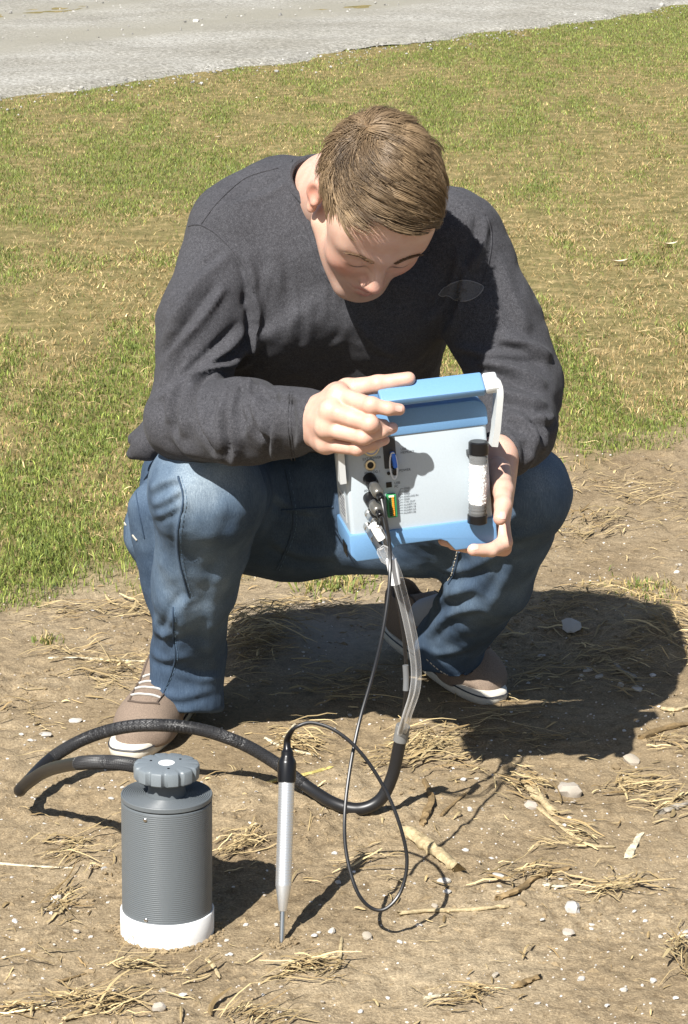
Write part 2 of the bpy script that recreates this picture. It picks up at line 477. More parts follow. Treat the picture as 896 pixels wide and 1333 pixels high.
# two shallow wheel tracks
Z -= 0.02 * np.exp(-((VV - 2.0) / 0.35) ** 2) + 0.02 * np.exp(-((VV - 3.7) / 0.35) ** 2) - 0.02
nx2, ny2 = len(us), len(vs_)
ii = (np.arange(ny2 - 1)[:, None] * nx2 + np.arange(nx2 - 1)[None, :]).ravel()
me = mesh_np('gravel_road', np.stack([X, Y, Z], 2).reshape(-1, 3), np.stack([ii, ii + 1, ii + nx2 + 1, ii + nx2], 1))
trk = np.exp(-((VV - 2.0) / 0.45) ** 2) + np.exp(-((VV - 3.7) / 0.45) ** 2) + 0.25 * fbm(X * 0.8, Y * 2, s=75, oct=3)
set_col(me, 'mask', np.clip(trk, 0, 1).ravel())
RM = mat('road_gravel', (0.4, 0.38, 0.35), 0.95, spec=0.2)
v = texco(RM); n1 = noise_n(RM, v, 45, 4, 0.75); n2 = noise_n(RM, v, 1.1, 5, 0.6); n3 = noise_n(RM, v, 130, 2, 0.7)
c = ramp(RM, n1, [(0.28, (0.13, 0.125, 0.108)), (0.5, (0.33, 0.32, 0.29)), (0.72, (0.60, 0.59, 0.56))])
c = mix(RM, c, ramp(RM, n2, [(0.35, (0.78, 0.76, 0.71)), (0.65, (1.06, 1.05, 1.03))]), 1.0, 'MULTIPLY')
c = mix(RM, c, ramp(RM, n3, [(0.3, (0.65, 0.65, 0.64)), (0.65, (1.1, 1.1, 1.1))]), 0.7, 'MULTIPLY')
c = mix(RM, c, (0.265, 0.25, 0.205), attr(RM, 'mask').outputs['Fac'])
lk(RM, c, bsdf(RM).inputs['Base Color']); lk(RM, bump(RM, n1, 0.8, 0.012), bsdf(RM).inputs['Normal'])
link('gravel_road', me, RM, kind='structure')

# ------------------------------------------------------------------ small stones
def rock_mesh(name, seed, sub=2, flat=0.6, rough=0.25):
    bm = bmesh.new(); bmesh.ops.create_icosphere(bm, subdivisions=sub, radius=1)
    V = np.array([v.co for v in bm.verts])
    n = V / np.linalg.norm(V, axis=1, keepdims=True)
    pl = np.random.default_rng(seed).normal(size=(9, 3)); pl /= np.linalg.norm(pl, axis=1, keepdims=True)
    r = np.ones(len(n))
    for q in pl: r = np.minimum(r, 0.74 / np.clip(n @ q, 0.05, 1))       # chipped facets
    r *= 1 + rough * 0.5 * fbm(n[:, 0] * 2, n[:, 1] * 2, n[:, 2] * 2, s=seed, oct=2)
    W = n * r[:, None] * np.array([1, 0.75, flat])
    for v, q in zip(bm.verts, W): v.co = q
    me = bpy.data.meshes.new(name); bm.to_mesh(me); bm.free()
    me.polygons.foreach_set('use_smooth', [True] * len(me.polygons))
    try: me.set_sharp_from_angle(angle=R_(28))
    except Exception: pass
    return me
def scatter_rocks(name, pts, sizes, cols, material, kinds=5, sub=1, seed0=100):
    """many small stones joined in one mesh"""
    base = []
    for q in range(kinds):
        me = rock_mesh('tmp', seed0 + q, sub); 
        base.append((np.array([v.co for v in me.vertices]), np.array([list(p.vertices) for p in me.polygons]))); bpy.data.meshes.remove(me)
    n = len(pts); kd = RNG.integers(0, kinds, n); AV = []; AF = []; AC = []; off = 0
    th = RNG.uniform(0, 6.283, n); tl = RNG.uniform(-0.5, 0.5, n)
    for q in range(kinds):
        id_ = np.where(kd == q)[0]; bv, bf = base[q]
        c, s_ = np.cos(th[id_])[:, None], np.sin(th[id_])[:, None]
        x = bv[None, :, 0]; yy = bv[None, :, 1]; z = bv[None, :, 2]
        z = z + tl[id_][:, None] * x * 0.5
        W = np.stack([c * x - s_ * yy, s_ * x + c * yy, z + 0 * c], 2) * sizes[id_][:, None, None] + pts[id_][:, None, :]
        AV.append(W.reshape(-1, 3)); AF.append((bf[None] + (np.arange(len(id_)) * len(bv))[:, None, None] + off).reshape(-1, 3)); off += W.shape[0] * W.shape[1]
        AC.append(np.repeat(cols[id_], len(bv), 0))
    me = mesh_np(name, np.concatenate(AV), None, np.concatenate(AF), smooth=False)
    set_col(me, 'tint', np.concatenate(AC))
    return link(name, me, material, kind='stuff')
STONE = mat('stone', (0.5, 0.47, 0.42), 0.85, spec=0.25)
v = texco(STONE); n1 = noise_n(STONE, v, 160, 4, 0.7)
lk(STONE, mix(STONE, attr(STONE, 'tint').outputs['Color'], ramp(STONE, n1, [(0.3, (0.7, 0.68, 0.64)), (0.7, (1.1, 1.1, 1.08))]), 0.8, 'MULTIPLY'), bsdf(STONE).inputs['Base Color'])
lk(STONE, bump(STONE, n1, 0.4, 0.002), bsdf(STONE).inputs['Normal'])
CRUMB = mat('soil_crumb', (0.25, 0.18, 0.1), 0.97, spec=0.1)
v = texco(CRUMB); n1 = noise_n(CRUMB, v, 220, 4, 0.7)
lk(CRUMB, mix(CRUMB, attr(CRUMB, 'tint').outputs['Color'], ramp(CRUMB, n1, [(0.3, (0.6, 0.58, 0.54)), (0.7, (1.15, 1.12, 1.06))]), 0.8, 'MULTIPLY'), bsdf(CRUMB).inputs['Base Color'])
lk(CRUMB, bump(CRUMB, n1, 0.5, 0.002), bsdf(CRUMB).inputs['Normal'])

# loose gravel lying on the road
n = 12000
uu = RNG.uniform(-3, 16, n); vv = np.where(RNG.uniform(size=n) < .07, -np.abs(RNG.normal(size=n)) * .22, RNG.uniform(-0.1, 8.5, n))
tr_ = np.exp(-((vv - 2.0) / 0.4) ** 2) + np.exp(-((vv - 3.7) / 0.4) ** 2)
keep = RNG.uniform(size=n) > 0.8 * tr_; uu, vv = uu[keep], vv[keep]; n = len(uu)
px_ = ra.x + rd.x * uu + rn.x * vv; py_ = ra.y + rd.y * uu + rn.y * vv
pts = np.stack([px_, py_, 0.016 + 0.012 * fbm(px_ * 0.9, py_ * 0.9, s=73, oct=2)], 1)
g = RNG.uniform(0.16, 0.54, n); cols = np.stack([g * 1.0, g * 0.975, g * 0.93], 1)
scatter_rocks('loose_gravel', pts, np.exp(RNG.normal(-4.85, 0.4, n)) * np.where(vv < 0, .75, 1), cols, STONE, 4, 1, 300)

# crumbs of soil and fine grit on the bare ground
n = 24000
gy = 2.5 + 3.4 * RNG.uniform(size=n) ** 1.25; gx = RNG.uniform(-0.62, 0.62, n) * (gy / 3.1) * 0.8
cl = vnoise(gx * 3.4, gy * 3.4, s=44) * 1.5 + 0.6 * vnoise(gx * 9, gy * 9, s=47)
keep = (RNG.uniform(size=n) < np.clip(0.35 + cl, 0.12, 1)) & (turf(gx, gy) < 0.6)
gx, gy = gx[keep], gy[keep]; n = len(gx)
sz = np.clip(np.exp(RNG.normal(-6.0, 0.6, n)), 0.001, 0.015); pts = np.stack([gx, gy, relief(gx, gy) - .3 * sz], 1)
b = RNG.uniform(0.75, 1.1, n)[:, None]
scatter_rocks('soil_crumbs', pts, sz, b * np.array([[0.275, 0.212, 0.132]]), CRUMB, 5, 1, 500)
n = 3000
gy = 2.5 + 3.2 * RNG.uniform(size=n) ** 1.2; gx = RNG.uniform(-0.62, 0.62, n) * (gy / 3.1) * 0.8
keep = turf(gx, gy) < 0.5; gx, gy = gx[keep], gy[keep]; n = len(gx)
pts = np.stack([gx, gy, relief(gx, gy) + 0.0004], 1)
b = RNG.uniform(0.38, 0.72, n)[:, None]; tw = RNG.uniform(0.72, 0.95, n)[:, None]
scatter_rocks('fine_grit', pts, np.clip(np.exp(RNG.normal(-6.35, 0.4, n)), 0.0009, 0.0038), np.concatenate([b, b * (0.5 + tw * 0.5), b * tw], 1), STONE, 4, 1, 700)

# soil pushed up round the ring of the cylinder and the tip of the probe
qa = RNG.uniform(0, 6.283, 520); qr = np.where(np.arange(520) < 430, .0575 + np.abs(RNG.normal(size=520)) * .007, .004 + np.abs(RNG.normal(size=520)) * .010)
qx = np.where(np.arange(520) < 430, SAMP.x, TIP.x) + qr * np.cos(qa); qy = np.where(np.arange(520) < 430, SAMP.y, TIP.y) + qr * np.sin(qa)
scatter_rocks('soil_crumbs', np.stack([qx, qy, relief(qx, qy) + .001], 1), np.clip(np.exp(RNG.normal(-6.0, .45, 520)), .001, .006), RNG.uniform(.75, 1.1, 520)[:, None] * np.array([[0.275, 0.212, 0.132]]), CRUMB, 5, 1, 500)
# ------------------------------------------------------------------ grass
BLADE = mat('grass_blade', (0.1, 0.14, 0.03), 0.55, spec=0.3)
lk(BLADE, attr(BLADE, 'tint').outputs['Color'], bsdf(BLADE).inputs['Base Color'])
def blades(name, bx, by, bz, h, wd, lean, col, material=BLADE):
    n = len(bx); th = RNG.uniform(0, 6.283, n); ph = RNG.uniform(0, 6.283, n)
    ux, uy = np.cos(th) * wd / 2, np.sin(th) * wd / 2
    lx, ly = np.cos(ph), np.sin(ph)
    V = np.zeros((n, 5, 3))
    for q, (f, up, sd) in enumerate([(0, 0, -1), (0, 0, 1), (0.35, 0.62, -0.85), (0.35, 0.62, 0.85), (1.0, 1.0, 0)]):
        V[:, q, 0] = bx + lx * h * lean * f + ux * sd
        V[:, q, 1] = by + ly * h * lean * f + uy * sd
        V[:, q, 2] = bz - 0.003 + h * up * np.sqrt(np.clip(1.05 - (lean * f) ** 2 * 0.9, 0.02, 1.1))
    o = (np.arange(n) * 5)[:, None]
    far = by > 7.0                                 # far blades are a pixel or two wide: one triangle each
    V[far, 0, 0] -= ux[far] * .6; V[far, 0, 1] -= uy[far] * .6; V[far, 1, 0] += ux[far] * .6; V[far, 1, 1] += uy[far] * .6
    on = o[~far]; of = o[far]
    me = mesh_np(name, V.reshape(-1, 3), on + np.array([[0, 1, 3, 2]]) if len(on) else None, np.concatenate([on + np.array([[2, 3, 4]]), of + np.array([[0, 1, 4]])]), smooth=False)
    set_col(me, 'tint', np.repeat(col, 5, 0))
    return link(name, me, material, kind='stuff')
N = 1050000; N2 = 330000
gy = 4.0 + (21.0 - 4.0) * RNG.uniform(size=N + N2) ** 1.55
wv = gy * 0.136 + 0.30
gx = np.where(np.arange(N + N2) < N, RNG.uniform(-1, 1, N + N2) * wv, np.sign(RNG.uniform(-1, 1, N + N2)) * (wv + RNG.uniform(0, 1, N + N2) * (0.5 + gy * 0.10)))
rdd = road_d(gx, gy)
patch = fbm(gx * 1.3, gy * 0.38, s=81, oct=3); fine = fbm(gx * 7, gy * 2.4, s=83, oct=3)
dens = turf(gx, gy) * np.clip(0.62 + 0.30 * patch + 0.50 * fine + np.clip((gy - 6) * .03, 0, .25), 0.30, 1)
keep = (RNG.uniform(size=N + N2) < dens) & (rdd < -0.02 + 0.05 * RNG.normal(size=N + N2))
gx, gy, patch, fine = gx[keep], gy[keep], patch[keep], fine[keep]; n = len(gx)
# bands seen in the field: green by the road, dry in the middle, green strip before the soil
band = np.interp(gy, [4.3, 5.2, 5.6, 6.2, 7.2, 9.0, 11.5, 14], [0.62, 0.50, 0.54, 0.48, 0.42, 0.50, 0.70, 0.80])
lush = np.exp(-((gx + 0.50) / 0.16) ** 2 - ((gy - 4.78) / 0.20) ** 2) * 0.6
green = RNG.uniform(size=n) < np.clip(band + 0.50 * patch + 0.45 * fine + lush, 0.06, 0.97)
b = np.exp(RNG.normal(-.05, .38, n))[:, None]; t = RNG.uniform(size=n)[:, None]
gc = (np.array([[0.095, 0.138, 0.030]]) * (1 - t) + np.array([[0.20, 0.225, 0.050]]) * t) * b
dc = (np.array([[0.44, 0.345, 0.17]]) * (1 - t) + np.array([[0.27, 0.17, 0.068]]) * t) * b
h = RNG.uniform(0.006, 0.023, n) * (1 + 0.25 * np.exp(-((gx + 0.55) / 0.3) ** 2 - ((gy - 4.75) / 0.3) ** 2))
lean = np.where(green, RNG.uniform(0.2, 0.8, n), RNG.uniform(0.6, 1.0, n))
wide = np.where(np.abs(gx) > gy * 0.136 + 0.30, 1.35, 1.0)
blades('grass', gx, gy, relief(gx, gy), h, wide * RNG.uniform(0.0011, 0.0025, n) * (0.8 + gy * 0.05) * np.where(green, 1, .72), lean, np.where(green[:, None], gc, dc))
print('blades', n)

# ================================================================== PERSON, squatting over his heels and holding the monitor
PB = Vector((-0.06, 3.98, 0.0))
person = thing('person', 'man squatting in charcoal shirt and blue jeans, looking down at the instrument he holds', 'person', PB)

# joints, measured from the photograph
hipR, kneeR, ankR = P(300, 645, 4.08), P(262, 632, 3.70), P(243, 872, 3.90)
hipL, kneeL, ankL = P(440, 645, 4.08), P(680, 642, 3.80), P(590, 838, 4.08)
waist = P(385, 560, 4.10); chest = P(436, 366, 3.835); shR = P(300, 306, 3.80); shL = P(604, 306, 3.80)
neckB = P(462, 262, 3.76)
elbR, wriR = P(243, 548, 3.68), P(402, 552, 3.48)
elbL, wriL = P(672, 512, 3.73), P(656, 590, 3.59)

# ---- head: local frame x = viewer's right, -y = where the face looks, z = crown
HM = Matrix.Translation(P(485, 264, 3.62)) @ Matrix.Rotation(R_(26), 4, 'Y') @ Matrix.Rotation(R_(53), 4, 'X') @ Matrix.Rotation(R_(27), 4, 'Z')
H3 = HM.to_3x3(); HS = .985
def hp(x, y, z): return tuple(HM @ (Vector((x, y, z)) * HS))
corners = [Vector(hp(a, b, c)) for a in (-.1, .1) for b in (-.14, .125) for c in (-.15, .14)]
lo = np.array(corners).min(0); hi = np.array(corners).max(0); hi[2] += 0.0; hi[1] += 0.06; lo[2] -= 0.03
f = Field(lo, hi, 0.0026)
def E(c, r, k, rot=None, neg=False):
    f.ell(hp(*c), [q * HS for q in r], k, H3 if rot is None else H3 @ rot, neg)
def Cn(a, b, ra, rb, k, neg=False): f.cone(hp(*a), hp(*b), ra * HS, rb * HS, k, neg)
E((0, .012, .045), (.074, .094, .076), .01)
E((0, -.042, .036), (.062, .046, .052), .03)
E((0, -.042, -.028), (.056, .052, .072), .03)
E((0, -.045, -.078), (.040, .046, .030), .028)
Cn((0, -.086, -.100), (0, -.082, -.094), .016, .018, .02)
for s in (-1, 1):
    Cn((s * .054, -.004, -.058), (s * .020, -.078, -.098), .018, .017, .025)
    E((s * .038, -.066, -.024), (.020, .018, .022), .038); E((s * .048, -.046, .028), (.018, .026, .026), .03)
    Cn((s * .046, -.072, .023), (s * .010, -.089, .018), .009, .0090, .016)
    E((s * .030, -.107, .002), (.014, .014, .0095), .018, None, True)
    E((s * .031, -.0815, .000), (.0140, .0135, .0120), .007)
Cn((0, -.089, .014), (0, -.110, -.029), .0078, .0108, .013)
Cn((0, -.108, -.030), (0, -.112, -.031), .009, .0098, .006)
for s in (-1, 1):
    E((s * .0115, -.103, -.036), (.0070, .0100, .0068), .006)
    E((s * .0062, -.107, -.0430), (.0026, .0040, .0024), .003, None, True)
E((0, -.082, -.064), (.029, .020, .024), .016)
Cn((-.017, -.0955, -.0600), (0, -.1035, -.0565), .0040, .0055, .006); Cn((.017, -.0955, -.0600), (0, -.1035, -.0565), .0040, .0055, .006)
Cn((-.014, -.0955, -.0690), (0, -.1010, -.0700), .0045, .0062, .006); Cn((.014, -.0955, -.0690), (0, -.1010, -.0700), .0045, .0062, .006)
Cn((-.025, -.0935, -.0605), (0, -.1080, -.0632), .0012, .0014, .003, True); Cn((.025, -.0935, -.0605), (0, -.1080, -.0632), .0012, .0014, .003, True)
for s in (-1, 1):                                # ears
    rt = Matrix.Rotation(R_(-24 * s), 3, 'Z') @ Matrix.Rotation(R_(8), 3, 'X')
    E((s * .078, .016, -.004), (.0080, .0165, .0285), .006, rt)
    E((s * .0860, .012, .001), (.0065, .0095, .0165), .004, rt, True)
    Cn((s * .0795, .002, -.010), (s * .080, .006, -.018), .0055, .0045, .004)
    E((s * .0775, .008, -.034), (.0065, .0090, .0095), .006)
f.cone(hp(0, .030, -.050), tuple(neckB + Vector((-.038, .085, -.006))), .056, .064, .03)
headV, headQ = f.mesh(); headV = smooth_v(headV, headQ, 2, 0.5)
# skin tone: redder ears, cheeks, nose and lips
HI = HM.inverted()
L = (headV - np.array(HM.translation)) @ np.array([list(r) for r in H3]) / HS
def blob(c, r): return np.exp(-(((L - np.array(c)) / np.array(r)) ** 2).sum(1))
red = 0.75 * (blob((.045, -.085, -.025), (.022, .03, .022)) + blob((-.045, -.085, -.025), (.022, .03, .022)) + blob((0, -.12, -.032), (.018, .02, .016)))
red += 0.9 * (blob((.083, .015, 0), (.012, .03, .04)) + blob((-.083, .015, 0), (.012, .03, .04)))
lip = np.clip(1.7 * (blob((0, -.102, -.0575), (.018, .012, .0042)) + blob((0, -.100, -.0700), (.015, .012, .0046))), 0, 1)
lash = np.clip(1.6 * (blob((.031, -.096, -.005), (.013, .008, .0018)) + blob((-.031, -.096, -.005), (.013, .008, .0018))), 0, 1)
beard = np.clip(1.2 * blob((0, -.075, -.085), (.05, .05, .035)), 0, 1) * (1 - lip)
def skin_col(red, lip=None, lash=None, beard=None, n=None):
    c = np.array([[0.56, 0.355, 0.272]]) * (1 + n[:, None] * np.array([[0.05, 0.10, 0.11]]))
    c = c * (1 - np.clip(red, 0, 1)[:, None] * np.array([[0.04, 0.30, 0.32]]))
    if beard is not None: c = c * (1 - 0.22 * beard[:, None] * np.array([[1.0, 0.9, 0.75]]))
    if lip is not None: c = c * (1 - lip[:, None]) + lip[:, None] * np.array([[0.44, 0.19, 0.165]])
    if lash is not None: c = c * (1 - lash[:, None]) + lash[:, None] * np.array([[0.07, 0.045, 0.03]])
    return c
parts = [(headV, headQ, skin_col(red, lip, lash, beard, fbm(headV[:, 0] * 60, headV[:, 1] * 60, headV[:, 2] * 60, s=5, oct=3)))]
head_bvh = bvh_of(headV, headQ)

# ---- hands
def finger(f, pts, rs, k=0.004):
    for i in range(len(pts) - 1):
        f.cone(pts[i], pts[i + 1], rs[i], rs[i + 1], k, mg=0.03)
def hand_mesh(build, pts):
    A = np.array([list(p) for p in pts]); f = Field(A.min(0) - .028, A.max(0) + .028, 0.0017)
    build(f); V, Q = f.mesh(); return smooth_v(V, Q, 1, 0.5), Q
# his right hand (viewer's left): the back of the hand faces the camera, the fingers reach round the corner of the handle
DY = 0.11
def PD(px, py, Y): return P(px, py, Y + DY)
Rw = PD(396, 548, 3.38)
R_mcp = [PD(441, 515, 3.285), PD(431, 535, 3.268), PD(425, 557, 3.272), PD(425, 578, 3.285)]
R_pip = [PD(484, 528, 3.240), PD(482, 552, 3.236), PD(474, 569, 3.243), PD(465, 584, 3.258)]
R_dip = [PD(506, 532, 3.238), PD(497, 555, 3.258), PD(496, 562, 3.248), PD(487, 578, 3.262)]
R_tip = [PD(520, 533, 3.244), PD(500, 553, 3.276), PD(511, 557, 3.262), PD(501, 573, 3.274)]
R_thumb = [PD(425, 530, 3.335), PD(452, 507, 3.315), PD(492, 500, 3.300), PD(532, 493, 3.300)]
def build_R(f):
    for q, (m, r) in enumerate(zip(R_mcp, (.0150, .0155, .0150, .0135))):
        f.cone(Rw, m, .0235, r, .016, mg=0.03)
    f.cone(R_mcp[0] + Vector((0, .018, 0)), R_mcp[3] + Vector((0, .016, 0)), .013, .012, .016, mg=.03)
    f.cone(Rw, PD(372, 549, 3.43), .024, .027, .01, mg=.03)
    for q in range(4):
        rr = [(.0125, .0105, .0088, .0078), (.0128, .0108, .0088, .0075), (.0120, .0100, .0084, .0075), (.0105, .0090, .0075, .0066)][q]
        finger(f, [R_mcp[q], R_pip[q], R_dip[q], R_tip[q]], rr, .0035)
        f.ell(R_pip[q] + Vector((0, -.0015, .001)), (rr[1] * 1.02, rr[1] * 1.0, rr[1] * .98), .004, mg=.03)
        f.ell(R_mcp[q] + Vector((-.001, -.004, .002)), (.011, .0105, .0105), .008, mg=.03)
    finger(f, R_thumb, (.018, .0140, .0112, .0092), .006)
# his left hand (viewer's right): behind the right edge, thumb down the side, fingers under the base
Lw = PD(648, 594, 3.455)
L_mcp = [PD(651, 672, 3.36), PD(649, 676, 3.38), PD(647, 676, 3.395), PD(645, 674, 3.412)]
L_pip = [PD(657, 706, 3.335), PD(656, 711, 3.362), PD(656, 714, 3.385), PD(650, 712, 3.405)]
L_dip = [PD(640, 716, 3.318), PD(630, 716, 3.342), PD(628, 716, 3.372), PD(628, 713, 3.394)]
L_tip = [PD(616, 716, 3.306), PD(578, 703, 3.335), PD(590, 709, 3.365), PD(604, 710, 3.388)]
L_thumb = [PD(648, 612, 3.395), PD(655, 638, 3.335), PD(655, 658, 3.295), PD(651, 675, 3.272)]
def build_L(f):
    for q, (m, r) in enumerate(zip(L_mcp, (.0145, .0145, .0140, .0130))):
        f.cone(Lw, m, .0215, r, .016, mg=.03)
    f.cone(Lw, PD(660, 580, 3.50), .0220, .024, .01, mg=.03)
    for q in range(4):
        rr = [(.0125, .0105, .0090, .0080), (.0125, .0105, .0090, .0080), (.0120, .0100, .0085, .0075), (.0105, .0090, .0075, .0066)][q]
        finger(f, [L_mcp[q], L_pip[q], L_dip[q], L_tip[q]], rr, .0035)
    finger(f, L_thumb, (.0185, .0135, .0108, .0090), .006)
handsV = []
for bld, pl in ((build_R, R_mcp + R_pip + R_dip + R_tip + R_thumb + [Rw, PD(372, 549, 3.43)]), (build_L, L_mcp + L_pip + L_dip + L_tip + L_thumb + [Lw, PD(670, 578, 3.505)])):
    V, Q = hand_mesh(bld, pl)
    tips = (R_tip + R_pip + [R_thumb[3], R_thumb[2]]) if bld is build_R else (L_tip + L_pip + [L_thumb[3], L_thumb[2]])
    red = np.zeros(len(V))
    for t in tips: red += 0.38 * np.exp(-((V - np.array(t)) ** 2).sum(1) / 0.010 ** 2)
    handsV.append((V, Q)); parts.append((V, Q, skin_col(red + 0.06, n=fbm(V[:, 0] * 90, V[:, 1] * 90, V[:, 2] * 90, s=6, oct=3))))
# ---- the rest of the body, under the clothes
f = Field((-.36, 3.25, .03), (.36, 4.35, .88), 0.012)
f.cone(neckB + Vector((0, .03, -.04)), chest + Vector((0, .03, 0)), .046, .06, .04).cone(chest + Vector((0, .03, 0)), waist + Vector((0, .02, 0)), .06, .06, .06).cone(shR + Vector((.02, .03, -.02)), shL + Vector((-.02, .03, -.02)), .038, .038, .05)
f.cone(waist + Vector((0, .02, 0)), (hipR + hipL) / 2 + Vector((0, .03, 0)), .06, .08, .05)
for sh, el, wr in ((shR, elbR, wriR), (shL, elbL, wriL)): f.cone(sh, el, .043, .036, .03).cone(el, wr, .036, .026, .02)
for hh, kk, an in ((hipR, kneeR, ankR), (hipL, kneeL, ankL)): f.cone(hh, kk, .075, .050, .04).cone(kk, an, .050, .034, .02)
V, Q = f.mesh(); parts.append((V, Q, skin_col(np.zeros(len(V)), n=np.zeros(len(V)))))
AV = []; AQ = []; AC = []; o = 0
for V, Q, C in parts: AV.append(V); AQ.append(Q + o); AC.append(C); o += len(V)
me = mesh_np('body', np.concatenate(AV), np.concatenate(AQ)); set_col(me, 'tint', np.concatenate(AC))
SKIN = mat('skin', (0.6, 0.4, 0.3), 0.48, spec=0.42)
lk(SKIN, attr(SKIN, 'tint').outputs['Color'], bsdf(SKIN).inputs['Base Color'])
bsdf(SKIN).inputs['Subsurface Weight'].default_value = 0.12; bsdf(SKIN).inputs['Subsurface Radius'].default_value = (0.012, 0.004, 0.002); bsdf(SKIN).inputs['Subsurface Scale'].default_value = 0.5
v = texco(SKIN); lk(SKIN, bump(SKIN, noise_n(SKIN, v, 420, 3, 0.6), 0.18, 0.0008), bsdf(SKIN).inputs['Normal'])
body = link('body', me, SKIN, person)
# finger nails
NAIL = mat('nail', (0.66, 0.42, 0.35), 0.3)
hb = [bvh_of(*q) for q in handsV]
for bv, px, py, ang in ((hb[0], 519, 532, 0.1), (hb[0], 511.5, 555.5, 0.0), (hb[0], 502, 571.5, -0.25), (hb[1], 654.5, 671, 1.45), (hb[1], 618, 712, 3.2)):
    h0 = bv.ray_cast(ORI, ray(px, py).normalized())
    if h0[0] is None: continue
    ca, sa = math.cos(ang), math.sin(ang); vs = []; ok = True
    rows = 5; cols_ = 5
    for a_ in range(rows):
        for b_ in range(cols_):
            u = (a_ / (rows - 1) - .5) * 9.5; w_ = (b_ / (cols_ - 1) - .5) * 7.5 * (1 - 0.25 * abs(a_ / (rows - 1) - .5) ** 2 * 4)
            hh = bv.ray_cast(ORI, ray(px + ca * u - sa * w_, py + sa * u + ca * w_).normalized())
            if hh[0] is None or (hh[0] - h0[0]).length > .012: ok = False; break
            vs.append(hh[0] + hh[1] * 0.0005)
        if not ok: break
    if ok:
        mb = MB().add(vs, [(a_ * cols_ + b_, a_ * cols_ + b_ + 1, (a_ + 1) * cols_ + b_ + 1, (a_ + 1) * cols_ + b_) for a_ in range(rows - 1) for b_ in range(cols_ - 1)])
        mb.build('fingernail', NAIL, body)

# ---- shirt
f = Field((-.37, 3.30, .30), (.34, 4.25, .90), 0.0042)
X = Vector((1, 0, 0))
f.cone(waist - X * .075 + Vector((0, 0, -.09)), chest - X * .085, .125, .118, .05).cone(waist + X * .060 + Vector((0, 0, -.09)), chest + X * .065, .120, .115, .05)
f.cone(chest - X * .085, shR + Vector((.055, .03, -.06)), .118, .075, .05).cone(chest + X * .065, shL + Vector((-.055, .03, -.06)), .115, .075, .05)
f.cone(shR + Vector((.03, .01, 0)), neckB + Vector((-.03, .055, -.022)), .060, .066, .035).cone(shL + Vector((-.03, .01, 0)), neckB + Vector((.03, .055, -.022)), .060, .066, .035)
f.cone(P(318, 290, 3.83), P(372, 276, 3.85), .064, .072, .04).cone(P(372, 276, 3.85), P(440, 268, 3.85), .070, .060, .04)
f.cone(shR, P(262, 420, 3.735), .059, .060, .03).cone(P(262, 420, 3.735), elbR, .060, .056, .03)
f.cone(elbR, P(318, 550, 3.585), .056, .058, .02).cone(P(318, 550, 3.585), P(372, 549, 3.525), .056, .046, .02).cone(P(372, 549, 3.525), P(440, 549, 3.42), .045, .040, .015)
f.cone(shL, P(642, 420, 3.77), .060, .060, .03).cone(P(642, 420, 3.77), elbL, .060, .060, .03).cone(P(642, 420, 3.77), P(690, 492, 3.74), .050, .040, .03)
f.cone(elbL, P(674, 560, 3.655), .060, .052, .02).cone(P(672, 552, 3.665), P(664, 584, 3.60), .050, .039, .015)
f.cone(P(250, 560, 3.98), P(196, 578, 3.99), .045, .026, .02); f.cone(P(200, 574, 3.99), P(172, 591, 4.00), .024, .009, .010); f.cone(P(196, 560, 4.01), P(176, 572, 4.02), .020, .010, .012)
# neckline: open round the neck
nz = (Vector(hp(0, .03, -.05)) - neckB).normalized()
f.cone(neckB + Vector((0, -.012, -.050)), chest + Vector((0, -.02, .03)), .050, .09, .04)
nz = Vector((-.04, -.50, .86)).normalized(); NC = neckB + Vector((-.024, .044, .006)); f.cone(NC, NC + nz * .16, .060, .070, .006, True)
f.cut((waist.x, waist.y - .1, .405), (0, -.3, -1), .21)
